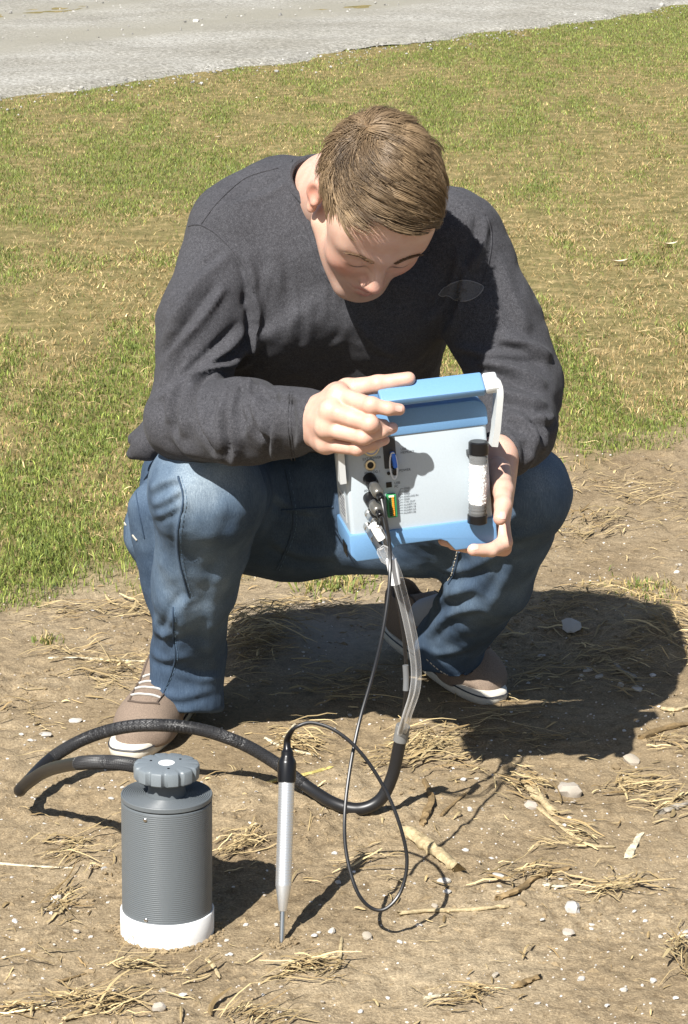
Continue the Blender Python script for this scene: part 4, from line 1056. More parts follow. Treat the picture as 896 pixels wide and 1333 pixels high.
# handle: blue grip carried by two pale arms that turn on the sides
HZ = .1095; HA = Matrix.Translation((0, 0, 0))
GM_ = DM @ Matrix.Translation((.0, -.016, HZ)) @ Matrix.Rotation(R_(34), 4, 'X')
grip = MB().prism(rrect(-.0450, .0890, -.0058, .0058, .0030), -.0150, .0150, GM_, .0025, 2); hnd = grip.build('handle', BLUE, mon)
ARM = speckle('handle_arm', (0.56, 0.58, 0.58), .03, 500, .4, .05)
def arm(sx):
    # a bent flat bar: out from the grip's end, round the corner and down beside the housing
    pth = [(sx * .1015, HZ + .004), (sx * .1055, HZ + .002), (sx * .1072, HZ - .004), (sx * .1075, HZ - .009), (sx * .1072, HZ - .016), (sx * .1025, .050), (sx * .0985, .030)]
    if sx > 0: MB().prism(rrect(.0895, .1080, -.0050, .0050, .0040), -.0135, .0135, GM_, .002, 2).build('arm_corner', ARM, hnd)
    if sx < 0: pth = [(-.066, HZ), (-.090, HZ), (-.1005, HZ - .002), (-.1035, HZ - .007), (-.1035, HZ - .015), (-.0985, .050), (-.0975, .006)]
    mb = MB(); vs = []; n = len(pth)
    for i, (x, z) in enumerate(pth):
        a_ = Vector((pth[max(i - 1, 0)][0], pth[max(i - 1, 0)][1])); b_ = Vector((pth[min(i + 1, n - 1)][0], pth[min(i + 1, n - 1)][1]))
        t = (b_ - a_).normalized(); nn = Vector((-t.y, t.x)) * (.0022 if i < 1 else .0040)
        wd = .0125 if i < 5 else .0105
        yc = -.016 + max(0, HZ - .015 - z) * .2
        for sg, yy in ((1, -wd), (1, wd), (-1, wd), (-1, -wd)): vs.append(DM @ Vector((x + nn.x * sg, yc + yy, z + nn.y * sg)))
    fs = [(i * 4 + k, i * 4 + (k + 1) % 4, i * 4 + 4 + (k + 1) % 4, i * 4 + 4 + k) for i in range(n - 1) for k in range(4)] + [(3, 2, 1, 0), tuple((n - 1) * 4 + k for k in range(4))]
    a = mb.add(vs, fs).build('handle_arm', ARM, hnd, True, 25)
    x, z = pth[-1]
    Mx = DM @ Matrix.Translation((x + sx * .0012, .0155, z + .008)) @ Matrix.Rotation(R_(90), 4, 'Y')
    MB().lathe([(.0035, -.0012), (.0035, .0012), (.0018, .0014)], 16, Mx).build('pivot_screw', DARK, hnd)
arm(1); arm(-1)
Mf = DM @ Matrix.Rotation(R_(90), 4, 'X')       # lathe axis along the panel's outward normal
def port(px, py): x, z = on_panel(px, py); return DM @ Matrix.Translation((x, 0, z)) @ Matrix.Rotation(R_(90), 4, 'X'), x, z
# power button
M, bx_, bz_ = port(483, 582); M = M @ Matrix.Scale(.9, 4)
MB().lathe([(.0125, -.002), (.0125, .0018), (.0115, .0026), (.0100, .0026), (.0100, -.001)], 40, M).build('button_ring', BRASS, mon)
MB().lathe([(.0100, -.001), (.0098, .0022), (.0080, .0024)], 40, M).build('button_glow_ring', mat('blue_ring', (.30, .36, .62), .3), mon)
MB().lathe([(.0080, -.001), (.0078, .0030), (.0060, .0034)], 40, M).build('button', BRASS, mon)
# small round socket
M, a_, b_ = port(482, 605)
MB().lathe([(.0070, -.001), (.0070, .0020), (.0062, .0028), (.0042, .0030), (.0042, .0002)], 32, M).build('socket_collar', BRASS, mon)
MB().lathe([(.0041, -.001), (.0041, .0018), (.0020, .0022)], 24, M).build('socket', DARK, mon)
# recess with the memory stick in it
a = on_panel(497.5, 570); b = on_panel(517, 608.5)
MB().prism(rrect(a[0], b[0], b[1], a[1], .0015), -.0006, .001, DM, 0).build('recess', DGREY, mon)
fr = MB()
stick = MB().box((0, -.010, 0), (.0052, .013, .0185), DM @ Matrix.Translation((on_panel(511, 596)[0], 0, on_panel(511, 596)[1])) @ Matrix.Rotation(R_(-6), 4, 'Y'), .0012).build('memory_stick', mat('blue_stick', (.02, .14, .62), .3), mon)
cx, cz = on_panel(510, 603)
loop = [DM @ Vector((cx + .0046 * math.cos(t) , -.014 - .001 * math.sin(t), cz + (.0165 if math.sin(t) > 0 else .0165) * math.sin(t) * (.9 + .1 * abs(math.sin(t))))) for t in np.linspace(0, 2 * math.pi, 41)]
MB().tube(loop, .0011, 8, False).build('clip_loop', mat('pale_clip', (.62, .64, .66), .3), stick)
MB().box((0, -.0105, 0), (.0044, .009, .0085), DM @ Matrix.Translation((on_panel(511.5, 611)[0], 0, on_panel(511.5, 611)[1])), .001).build('stick_cap', DARK, stick)
M, a_, b_ = port(506, 616); MB().lathe([(.0022, -.001), (.0022, .0012), (.0012, .0014)], 16, M).build('small_socket', DARK, mon)
a = on_panel(502.5, 628); b = on_panel(510.5, 634)
MB().prism([(a[0], b[1]), (b[0], b[1]), (b[0] , a[1]), (a[0], a[1])], -.0007, .001, DM, .0003, 1).build('data_port', DARK, mon)
# green terminal block with ten orange levers
a = on_panel(502, 643); b = on_panel(517, 671); GREEN = mat('green_terminal', (.02, .20, .07), .45); ORG = mat('orange_lever', (.80, .30, .02), .45)
tb = MB().prism([(a[0], b[1]), (b[0], b[1]), (b[0], a[1]), (a[0], a[1])], -.0075, .001, DM, .0008, 1).build('terminal_block', GREEN, mon)
hh = (a[1] - b[1] - .004) / 10; w1 = b[0] - a[0]
for q in range(10):
    z = b[1] + .002 + hh * (q + .5)
    MB().box((a[0] + w1 * .60, -.0082, z), (w1 * .22, .003, hh * .72), DM, .0003, 1).build('lever', ORG, tb)
    MB().box((a[0] + w1 * .30, -.0076, z), (w1 * .24, .0012, hh * .55), DM, 0).build('wire_hole', DARK, tb)
MB().box((a[0] + w1 * .48, -.0079, a[1] - .0018), (w1 * .55, .002, .0022), DM, .0003, 1).build('marking_strip', mat('cream_strip', (.75, .72, .5), .5), tb)
# lettering
def text(body_, px, py, size, name='lettering', M=None):
    cu = bpy.data.curves.new('text', 'FONT'); cu.body = body_; cu.size = size; cu.align_x = 'LEFT'; cu.align_y = 'CENTER'
    to = bpy.data.objects.new('text', cu); me_ = bpy.data.meshes.new_from_object(to); bpy.data.objects.remove(to)
    x, z = on_panel(px, py)
    T = DM @ Matrix.Translation((x, -.0005, z)) @ Matrix.Rotation(R_(90), 4, 'X')
    me_.transform(T); me_.name = name; me_.materials.clear()
    return link(name, me_, PRINTED, mon)
SZ = .0043
text('EXT POWER', 472, 598, SZ); text('ANALOG 1', 474, 616, SZ); text('ANALOG 2', 474, 639, SZ)
text('USB', 521.5, 585, SZ); text('MEMORY', 521.5, 589.5, SZ); text('IN POWER', 514, 613.5, SZ); text('USB', 513.5, 629, SZ); text('PC', 513.5, 633.5, SZ)
ln = MB()
for q, t in enumerate(['GND', 'VCC', 'GND', 'ANALOG IN', 'GND', 'V IN OUT', 'ALARM 1A', 'ALARM 1B', 'ALARM 2A', 'ALARM 2B']):
    ty = 636 + q * 3.55; text(t, 526, ty, .0034)
    xa, za = on_panel(518, 645 + q * 2.55); xb, zb_ = on_panel(525, ty)
    xm, zm = on_panel(522, ty)
    ln = MB().tube([DM @ Vector((xa, -.0003, za)), DM @ Vector((xm, -.0003, zm)), DM @ Vector((xb, -.0003, zb_))], .00022, 4); ln.build('leader_line', PRINTED, mon)
# label plate on the left side
LBL = mat('label_plate', (.42, .44, .45), .5)
MB().box((x0 - .0003, .050, -.035), (.0008, .050, .034), DM).build('side_label', LBL, mon)
for q in range(6): MB().box((x0 - .0009, .050, -.024 - q * .0045), (.0003, .040 - (q % 3) * .006, .0012), DM).build('label_line', PRINTED, mon)
# drying tube with white granules
ta = on_panel(615.5, 571); tb_ = on_panel(614, 678); tx = (ta[0] + tb_[0]) / 2
zc0, zc1 = tb_[1], ta[1]; TL = zc1 - zc0; rr = .0118
TM = DM @ Matrix.Translation((tx, -.0140, zc0)) @ Matrix.Rotation(math.atan2(tb_[0] - ta[0], TL) * -1, 4, 'Y')
def tl(name, prof, m, par, n=36): return MB().lathe([(r_, z_ * TL) for r_, z_ in prof], n, TM).build(name, m, par)
PLASTIC = mat('clear_plastic', (0.8, 0.82, 0.82), .08, spec=.6); bsdf(PLASTIC).inputs['Alpha'].default_value = 0.16
dt = tl('drying_tube', [(rr - .0003, .09), (rr, .095), (rr, .86), (rr - .0003, .865)], PLASTIC, mon)
tl('tube_cap', [(rr * .95, .84), (rr + .0005, .845), (rr + .001, .85), (rr + .001, .985), (rr - .0008, 1.0)], DARK, dt); tl('tube_cap', [(rr - .0008, .0), (rr + .001, .012), (rr + .001, .105), (rr + .0005, .11), (rr * .9, .112)], DARK, dt)
for z in (.80, .755): tl('stopper_ring', [(rr * .93, z - .014), (rr * .97, z - .010), (rr * .97, z + .014), (rr * .93, z + .018)], DARK, dt)
for z in (.145, .185): tl('stopper_ring', [(rr * .93, z - .012), (rr * .97, z - .008), (rr * .97, z + .010), (rr * .93, z + .014)], DGREY, dt)
tl('felt_pad', [(rr * .9, .20), (rr * .95, .205), (rr * .95, .235), (rr * .9, .24)], DGREY, dt)
GRAN = mat('white_granules', (.86, .86, .84), .7); gv = []; gf = []
bm = bmesh.new(); bmesh.ops.create_icosphere(bm, subdivisions=1, radius=1); bmv = [v.co.copy() for v in bm.verts]; bmf = [[v.index for v in q.verts] for q in bm.faces]; bm.free()
mb = MB()
for q in range(520):
    a_ = RNG.uniform(0, 6.283); rad_ = rr * .90 * RNG.uniform(.82, 1) ; z = RNG.uniform(.245, .725) * TL; s_ = RNG.uniform(.0009, .0015)
    c_ = Vector((rad_ * math.cos(a_), rad_ * math.sin(a_), z)); mb.add([TM @ (c_ + v * s_) for v in bmv], bmf)
mb.lathe([(rr * .80, .24 * TL), (rr * .84, .25 * TL), (rr * .84, .72 * TL), (rr * .8, .73 * TL)], 24, TM)
gr = mb.build('granules', GRAN, dt); gr['kind'] = 'stuff'
for z in (.16, .84): MB().box((tx, -.004, zc0 + z * TL), (.010, .012, .008), DM, .001).build('tube_clip', DGREY, mon)

# connectors plugged into the panel; axes lean down to the viewer's right
def connector(px, py, ex, ey, r0, style):
    x, z = on_panel(px, py); a_ = DM @ Vector((x, 0.002, z)); b_ = P(ex, ey, 3.262 + DY)
    d = (b_ - a_); Lc = d.length; Mx = Matrix.Translation(a_) @ d.to_track_quat('Z', 'Y').to_matrix().to_4x4()
    if style == 'big':
        c = MB().lathe([(r0 * 1.12, 0), (r0 * 1.12, Lc * .26), (r0 * .98, Lc * .30), (r0 * .98, Lc * .34)], 28, Mx).build('connector', DARK, mon)
        MB().lathe([(r0 * .86, Lc * .30), (r0 * .88, Lc * .34), (r0 * .88, Lc * .42), (r0 * .80, Lc * .44)], 28, Mx).build('coupling_ring', DGREY, c)
        k = MB().lathe([(r0 * .92, Lc * .43), (r0 * .98, Lc * .45), (r0 * .98, Lc * .72), (r0 * .80, Lc * .78), (r0 * .6, Lc * .80)], 28, Mx).build('coupling_ring', mat('gunmetal', (.16, .155, .14), .35, .6), c)
        MB().lathe([(r0 * .55, Lc * .79), (r0 * .6, Lc * .82), (r0 * .6, Lc * .98), (r0 * .5, Lc)], 20, Mx).build('cable_boot', DARK, c)
    else:
        c = MB().lathe([(r0 * 1.2, 0), (r0 * 1.2, Lc * .12), (r0, Lc * .14), (r0, Lc * .3)], 24, Mx).build('hose_fitting', STEEL, mon)
        MB().lathe([(r0 * 1.3, Lc * .28), (r0 * 1.35, Lc * .32), (r0 * 1.35, Lc * .52), (r0 * 1.2, Lc * .56)], 6, Mx).build('nut', STEEL, c, True, 20)
        MB().lathe([(r0 * .8, Lc * .55), (r0 * .85, Lc * .60), (r0 * .85, Lc * .98), (r0 * .7, Lc)], 20, Mx).build('barb', DGREY if style == 'dark' else STEEL, c)
    return b_
c1 = connector(481, 623, 497, 650, .0078, 'big'); c2 = connector(481, 648, 496, 672, .0078, 'big')
c3 = connector(480, 668, 494, 688, .0050, 'steel'); c4 = connector(479, 685, 496, 714, .0054, 'dark')

# ================================================================== HOSES AND CABLES
RUB = mat('black_rubber', (.012, .012, .013), .38); 
def Pz(px, py, z): return G(px, py, z)
# sampler geometry first: the hose leaves it under the knob
KZ = .212
hose_pts = [Pz(206, 1004, .205), Pz(180, 997, .203), Pz(140, 992, .185), Pz(100, 994, .150), Pz(62, 1003, .105), Pz(35, 1020, .065), Pz(26, 1029, .048), Pz(36, 1018, .040), Pz(66, 988, .050), Pz(110, 962, .070), Pz(160, 947, .092), Pz(210, 944, .105), Pz(262, 950, .102), Pz(315, 968, .080), Pz(360, 994, .052), Pz(400, 1024, .028), Pz(436, 1046, .018), Pz(468, 1053, .016), Pz(495, 1041, .030), Pz(511, 1010, .065), Pz(519, 975, .105), Pz(523, 955, .128)]
hp_ = catmull(hose_pts, 14)
hose = thing('braided_hose', 'thick black braided hose looping from the cylinder to the clear tubing', 'hose', (hose_pts[6].x, hose_pts[6].y, 0))
HR = .0088
MB().tube(hp_, HR, 18).build('rubber_core', RUB, hose)
# braid: crossing strands wound round the core along its middle length
BRAID = mat('braid', (.030, .030, .032), .45, spec=.5)
def braid(name, i0, i1, turns_per_m, nst, r, wr):
    pts = hp_[i0:i1]; m = len(pts); acc = [0.0]
    for a_, b_ in zip(pts, pts[1:]): acc.append(acc[-1] + (b_ - a_).length)
    Ltot = acc[-1]; N_ = int(Ltot / .0013)
    fine_ = []; fr = []; u = None
    for q in range(N_ + 1):
        s_ = Ltot * q / N_; i = min(max(0, int(np.searchsorted(acc, s_)) - 1), m - 2); t = (s_ - acc[i]) / max(1e-9, acc[i + 1] - acc[i])
        p = pts[i].lerp(pts[i + 1], t); T = (pts[min(i + 2, m - 1)] - pts[max(i - 1, 0)]).normalized()
        u = (T.orthogonal() if u is None else u - T * u.dot(T)).normalized(); fine_.append((p, u.copy(), T.cross(u)))
    mb = MB()
    for sg in (1, -1):
        for k in range(nst):
            pl = []
            for q, (p, a_, b_) in enumerate(fine_):
                th = sg * 2 * math.pi * turns_per_m * Ltot * q / N_ + 2 * math.pi * k / nst
                pl.append(p + (a_ * math.cos(th) + b_ * math.sin(th)) * r)
            mb.tube(pl, wr, 3, False)
    o = mb.build(name, BRAID, hose); return o
braid('braid_sleeve', 14 * 8, 14 * 15, 95, 18, HR + .0002, .00046)['kind'] = 'stuff'
braid('braid_sleeve', 0, 14 * 3, 95, 18, HR + .0002, .00046)['kind'] = 'stuff'
T_ = (hp_[-1] - hp_[-6]).normalized()
MB().tube([hp_[-1] - T_ * .012, hp_[-1] - T_ * .011, hp_[-1] + T_ * .012, hp_[-1] + T_ * .013], (.0094, .0102, .0102, .0094), 18).build('clamp_band', mat('grey_band', (.16, .16, .155), .4), hose)
# two clear tubes and the black lead up to the monitor
CLEAR = mat('clear_tubing', (0.95, 0.96, 0.97), .06, spec=1.0); lw = nd(CLEAR, 'ShaderNodeLayerWeight'); lw.inputs[0].default_value = .45
lk(CLEAR, ramp(CLEAR, lw.outputs['Facing'], [(0.0, (.06,) * 3), (0.40, (.13,) * 3), (0.72, (.55,) * 3), (1.0, (.95,) * 3)]), bsdf(CLEAR).inputs['Alpha'])
e = hp_[-1]
def PK(px, py, Y): return P(px, py, Y + DY * min(1, max(0, (900 - py) / 180)))
def lead(name, pts, r, m, n=12): return MB().tube(catmull(pts, 12), r, n).build(name, m, hose)
lead('clear_tube', [e + Vector((.003, 0, 0)), PK(533, 930, 3.455), PK(543, 900, 3.42), PK(545, 870, 3.40), PK(540, 830, 3.365), PK(530, 785, 3.335), PK(519, 745, 3.305), PK(507, 720, 3.285), PK(500, 700, 3.27), c3 + Vector((0, -.001, 0))], .0040, CLEAR)
lead('clear_tube', [e + Vector((-.003, -.004, 0)), PK(528, 930, 3.448), PK(537, 900, 3.41), PK(539, 870, 3.388), PK(533, 830, 3.352), PK(523, 785, 3.322), PK(512, 748, 3.295), PK(504, 730, 3.272), c4], .0040, CLEAR)
lead('black_lead', [e + Vector((-.004, .006, -.01)), PK(526, 925, 3.46), PK(529, 880, 3.43), PK(526, 830, 3.39), PK(518, 780, 3.355), PK(509, 740, 3.32), PK(500, 700, 3.285), c2], .0026, RUB, 10)
lead('shrink_sleeve', [PK(528.5, 899, 3.425), PK(529, 884, 3.418), PK(528, 866, 3.408)], .0042, mat('grey_shrink', (.13, .135, .14), .35))
MB().tube([PK(509, 728, 3.262), PK(512, 742, 3.270), PK(515, 760, 3.282)], .0072, 12).build('joint_wrap', mat('white_wrap', (.78, .79, .80), .3), hose)
MB().tube([PK(495, 712, 3.262), PK(498, 716, 3.262), PK(504, 728, 3.266), PK(506, 733, 3.268)], (.005, .0085, .0085, .005), 16).build('inline_filter', CLEAR, hose)
MB().tube([PK(486, 683, 3.272), PK(492, 694, 3.262), PK(497, 702, 3.262)], .0058, 12).build('hose_tag', mat('white_tag', (.82, .82, .80), .45), hose)

# ---- soil probe with its thin cable
tip = on_ground(367, 1226); ptop = P(374, 990, 3.165); pd = (ptop - tip); PL = pd.length
PM = Matrix.Translation(tip) @ pd.to_track_quat('Z', 'Y').to_matrix().to_4x4()
probe = thing('soil_probe', 'slim silver probe with black cap standing point down in the soil', 'probe', tip)
ALU = mat('brushed_aluminium', (.72, .73, .74), .42, .85)
v = texco(ALU); 
prof = [(.0098, .305 * PL), (.0100, .310 * PL)]
z = .318 * PL; 
while z < .872 * PL: prof += [(.0100, z), (.0100, z + .0024), (.0098, z + .0027), (.0098, z + .0031)]; z += .0034
prof += [(.0100, .878 * PL), (.0097, .884 * PL)]
MB().lathe(prof, 32, PM).build('grip_tube', ALU, probe, True, 20)
MB().lathe([(.0045, .168 * PL), (.0050, .172 * PL), (.0092, .290 * PL), (.0098, .306 * PL)], 32, PM).build('cone', ALU, probe)
MB().lathe([(.0030, -.03), (.0035, -.02), (.0035, .172 * PL), (.0030, .173 * PL)], 20, PM).build('spike', STEEL, probe)
MB().lathe([(.0100, .878 * PL), (.0114, .882 * PL), (.0117, .895 * PL), (.0117, .985 * PL), (.0110, .998 * PL), (.0080, 1.022 * PL), (.0078, 1.028 * PL), (.0078, 1.048 * PL), (.0060, 1.058 * PL), (.0055, 1.07 * PL)], 32, PM).build('cap', DARK, probe)
M = PM @ Matrix.Translation((0, -.0098, .320 * PL)) @ Matrix.Rotation(R_(90), 4, 'X'); MB().lathe([(.0016, -.001), (.0016, .0006), (.0008, .0010)], 12, M).build('screw', STEEL, probe)
M = PM @ Matrix.Translation((-.003, -.0112, .905 * PL)) @ Matrix.Rotation(R_(90), 4, 'X'); MB().lathe([(.0016, -.001), (.0016, .0006), (.0008, .0010)], 12, M).build('screw', STEEL, probe)
cab = [PM @ Vector((0, 0, 1.05 * PL)), PM @ Vector((.0005, 0, 1.11 * PL)), PK(379, 953, 3.165), PK(387, 946, 3.16), PK(407, 941, 3.16), PK(438, 952, 3.15), PK(470, 980, 3.14), PK(500, 1025, 3.13), PK(520, 1072, 3.115), PK(530, 1120, 3.105), PK(522, 1160, 3.095), PK(502, 1183, 3.085), PK(482, 1181, 3.085), PK(464, 1158, 3.09), PK(451, 1110, 3.11), PK(449, 1060, 3.13), PK(456, 1000, 3.16), PK(468, 940, 3.19), PK(485, 880, 3.22), PK(497, 830, 3.235), PK(505, 780, 3.245), PK(508, 740, 3.250), PK(507, 705, 3.250), PK(501, 670, 3.252), c1]
cb = catmull(cab, 12); MB().tube(cb, .0024, 10).build('cable', RUB, probe); MB().tube(cb[:30], lambda t: .0056 - .0028 * t, 12).build('strain_relief', DARK, probe)

# ---- soil gas sampler: ribbed grey cylinder on a white ring
SG = speckle('grey_plastic', (.108, .122, .132), .04, 500, .42, .05); KG = speckle('grey_knob', (.155, .178, .195), .05, 500, .4, .05); WR = speckle('white_ring_plastic', (.80, .80, .79), .03, 300, .45, .05)
sc = Vector((SAMP.x, SAMP.y, gz(SAMP.x, SAMP.y) - .003)); SM = Matrix.Translation(sc) @ Matrix.Rotation(R_(0.7), 4, 'Y')
samp = thing('gas_sampler', 'ribbed grey plastic cylinder with scalloped knob and white base ring, standing on the soil', 'sampler', sc)
MB().lathe([(.0560, -.01), (.0582, -.008), (.0585, .010), (.0585, .0335), (.0578, .0345), (.0562, .0345), (.0560, .030)], 72, SM).build('base_ring', WR, samp)
prof = [(.0550, .02)]; z = .034
while z < .1755: prof += [(.05615, z), (.05615, z + .0011), (.05592, z + .0016), (.05592, z + .0020)]; z += .0026
prof += [(.0562, .1765), (.0556, .1780)]
MB().lathe(prof, 96, SM).build('ribbed_body', SG, samp, True, 15)
MB().lathe([(.0540, .1775), (.0545, .1782), (.0545, .1800)], 72, SM).build('gap_ring', DARK, samp)
prof = [(.0556, .1795), (.0565, .1803), (.0566, .1850), (.0560, .1862)]
r = .0555
while r > .026: prof += [(r, .1862), (r - .0011, .1862), (r - .0014, .1853), (r - .0020, .1853)]; r -= .0025
prof += [(.02, .1860)]
MB().lathe(prof, 96, SM).build('top_plate', SG, samp, True, 15)
MB().lathe([(.024, .1855), (.0235, .188), (.0225, .196), (.0235, .204), (.026, .208)], 48, SM).build('knob_stem', SG, samp)
mb = MB(); n = 180; vs = []
for rr_, z in [(.026, .2055), (.0385, .2065), (.0405, .2085), (.0408, .2215), (.0395, .2240), (.037, .2250), (.020, .2254), (.0002, .2255)]:
    for k in range(n):
        a_ = 2 * math.pi * k / n; c_ = math.cos(a_ * 12); g_ = 1 - .085 * max(0, c_ - .45) / .55 if rr_ > .034 else 1
        vs.append(SM @ Vector((rr_ * g_ * math.cos(a_), rr_ * g_ * math.sin(a_), z)))
fs = [(r_ * n + k, r_ * n + (k + 1) % n, (r_ + 1) * n + (k + 1) % n, (r_ + 1) * n + k) for r_ in range(7) for k in range(n)] + [tuple(range(n - 1, -1, -1)), tuple(7 * n + k for k in range(n))]
knob = mb.add(vs, fs).build('knob', KG, samp, True, 40)
MB().lathe([(.0100, .2250), (.0100, .2258), (.0085, .2261)], 32, SM).build('knob_disc', WR, knob)
for q in range(3):
    a_ = R_(40 + 120 * q); MB().lathe([(.0016, .225), (.0016, .2259), (.0008, .2260)], 12, SM @ Matrix.Translation((.021 * math.cos(a_), .021 * math.sin(a_), 0))).build('pin_hole', DARK, knob)
for z in (.170, .039):
    a_ = R_(-90 - 24); M = SM @ Matrix.Translation((.0562 * math.cos(a_), .0562 * math.sin(a_), z)) @ Matrix.Rotation(a_ + R_(90), 4, 'Z') @ Matrix.Rotation(R_(90), 4, 'X')
    MB().lathe([(.0026, -.001), (.0026, .0010), (.0018, .0016), (.0008, .0016)], 16, M).build('screw', STEEL, samp)

# ================================================================== FIELD LITTER
STRAW = mat('straw', (.4, .3, .15), .7, spec=.3)
lk(STRAW, attr(STRAW, 'tint').outputs['Color'], bsdf(STRAW).inputs['Base Color'])
v = texco(STRAW); lk(STRAW, bump(STRAW, noise_n(STRAW, v, 500, 2), .3, .001), bsdf(STRAW).inputs['Normal'])
def straws(name, cx, cy, L, wd, th, arch, curl, col, zoff):
    """bent, slightly folded leaves and stems lying on the ground, joined in one mesh"""
    n = len(cx); K = 6; t = np.linspace(-.5, .5, K)
    a_ = th[:, None] + curl[:, None] * t[None]
    dx, dy = np.cos(a_), np.sin(a_)
    x = cx[:, None] + np.cumsum(dx, 1) * (L / K)[:, None] - (dx.sum(1) * L / K / 2)[:, None]
    y = cy[:, None] + np.cumsum(dy, 1) * (L / K)[:, None] - (dy.sum(1) * L / K / 2)[:, None]
    tl_ = RNG.normal(size=n) * .09
    z = relief(x, y) + .002 + zoff[:, None] + arch[:, None] * (1 - (2 * t[None]) ** 2) + np.abs(tl_[:, None] * (t[None] + np.sign(tl_)[:, None] * .5) * L[:, None])
    w = (wd[:, None] * (1 - .55 * np.abs(2 * t[None]) ** 3)) / 2
    V = np.zeros((n, K, 4, 3)); nxv, nyv = -dy, dx
    for q, (s_, h_) in enumerate(((-1, 0), (0, .55), (1, 0), (0, -.25))):
        V[:, :, q, 0] = x + nxv * w * s_; V[:, :, q, 1] = y + nyv * w * s_; V[:, :, q, 2] = z + w * h_
    F = []
    for i in range(K - 1):
        for q in range(4): F.append([i * 4 + q, i * 4 + (q + 1) % 4, i * 4 + 4 + (q + 1) % 4, i * 4 + 4 + q])
    F = np.array(F); off = (np.arange(n) * K * 4)[:, None, None]
    me = mesh_np(name, V.reshape(-1, 3), (off + F[None]).reshape(-1, 4), smooth=False)
    set_col(me, 'tint', np.repeat(col, K * 4, 0)); return link(name, me, STRAW, kind='stuff')
def straw_col(n, dark=0.0):
    b = np.exp(RNG.normal(-.1, .3, n))[:, None]; t = RNG.uniform(size=n)[:, None] ** .85
    return (np.array([[.50, .395, .21]]) * (1 - t) + np.array([[.20, .135, .06]]) * t) * b * (1 - dark)
# piles seen in the photograph: centre, half width and half height in photo pixels, how many, mean angle, pile height
PILES = [(335, 832, 60, 42, 560, .3, .032), (385, 962, 42, 26, 120, -.3, .010), (545, 985, 75, 38, 300, .5, .012), (165, 872, 110, 26, 170, .0, .008), (120, 855, 90, 12, 40, .0, .004),
         (795, 1160, 48, 16, 70, .1, .008), (835, 1035, 62, 24, 120, .2, .010), (690, 1030, 42, 26, 80, -.6, .012), (310, 1105, 30, 22, 80, .4, .010), (400, 1266, 42, 16, 110, .3, .014), (172, 1262, 34, 8, 34, .1, .008),
         (120, 1312, 70, 14, 100, .2, .008), (80, 1182, 16, 22, 50, 1.2, .010), (90, 1105, 42, 24, 55, .3, .006), (845, 850, 90, 46, 380, -.4, .022), (770, 800, 110, 30, 260, .0, .014), (720, 880, 110, 34, 170, .2, .008), (440, 900, 110, 24, 130, .1, .008), (640, 960, 120, 16, 90, .1, .006), (420, 800, 80, 22, 160, .2, .014), (770, 690, 50, 24, 130, .6, .014), (830, 640, 80, 40, 150, .1, .008), (700, 640, 90, 30, 120, .1, .008),
         (600, 1300, 45, 14, 60, .2, .008), (745, 1095, 60, 18, 60, -.3, .006), (690, 1145, 70, 14, 55, .4, .008), (460, 880, 60, 20, 70, .0, .006), (650, 930, 90, 18, 60, .1, .006), (880, 970, 40, 14, 40, .1, .008), (30, 940, 34, 26, 30, .3, .005), (885, 1245, 16, 30, 60, 1.5, .02), (340, 1325, 50, 14, 70, .6, .01), (470, 1130, 40, 30, 24, .5, .004), (30, 1325, 40, 8, 30, .1, .005), (130, 800, 130, 18, 160, .1, .010), (520, 750, 130, 20, 160, .1, .010), (640, 850, 110, 50, 110, .2, .008), (240, 1265, 60, 14, 18, .4, .004)]
cx = []; cy = []; th = []; zo = []; LL = []
for (px, py, hw, hh, n, ang, ph) in PILES:
    n = int(n * .8); g = np.stack([RNG.uniform(-1, 1, n) * RNG.uniform(.3, 1, n), RNG.normal(size=n) * .42], 1); g[:, 1] += .35 * np.sin(g[:, 0] * 3 + px)
    g[:, 0] = np.sign(g[:, 0]) * np.abs(g[:, 0]) ** 1.0 * 1.15
    for q in range(n):
        gx_, gy_ = px + g[q, 0] * hw, py + g[q, 1] * hh
        P0 = G(gx_, min(gy_, 1345)); cx.append(P0.x); cy.append(P0.y)
        zo.append(ph * RNG.uniform() * math.exp(-(g[q, 0] ** 2 + g[q, 1] ** 2) * 1.2)); th.append(ang + RNG.normal() * .55)
n0 = len(cx)
n1 = 1100                                            # stray pieces everywhere on the soil
gy = 2.5 + 3.6 * RNG.uniform(size=n1) ** 1.1; gx = RNG.uniform(-.62, .62, n1) * gy / 3.1 * .8; k_ = turf(gx, gy) < .7
cx += list(gx[k_]); cy += list(gy[k_]); th += list(RNG.uniform(0, 3.14, k_.sum())); zo += [0] * int(k_.sum())
n = len(cx); cx = np.array(cx); cy = np.array(cy)
L_ = np.exp(RNG.normal(-3.35, .6, n)); L_[n0:] *= .62; L_ = np.clip(L_, .008, .13)
straws('straw_litter', cx, cy, L_, np.clip(np.exp(RNG.normal(-6.3, .5, n)), .0008, .0065), np.array(th), L_ * RNG.uniform(-.03, .10, n), RNG.normal(size=n) * .42, straw_col(n), np.array(zo))
# dry thatch lying between the blades of the turf
n = 3600; gy = 4.3 + 5 * RNG.uniform(size=n) ** 1.4; gx = RNG.uniform(-1, 1, n) * (gy * .13 + .1); k_ = RNG.uniform(size=n) < np.clip(turf(gx, gy) + .15, 0, 1) * np.clip(.5 + fbm(gx * 1.5, gy * 1.1, s=85, oct=3), .1, 1)
gx, gy = gx[k_], gy[k_]; n = len(gx); L_ = np.exp(RNG.normal(-3.45, .4, n))
straws('dry_thatch', gx, gy, L_, np.clip(np.exp(RNG.normal(-6.25, .35, n)), .001, .004), RNG.uniform(0, 3.14, n), L_ * RNG.uniform(.05, .3, n), RNG.normal(size=n) * .8, straw_col(n), np.zeros(n) + .002)

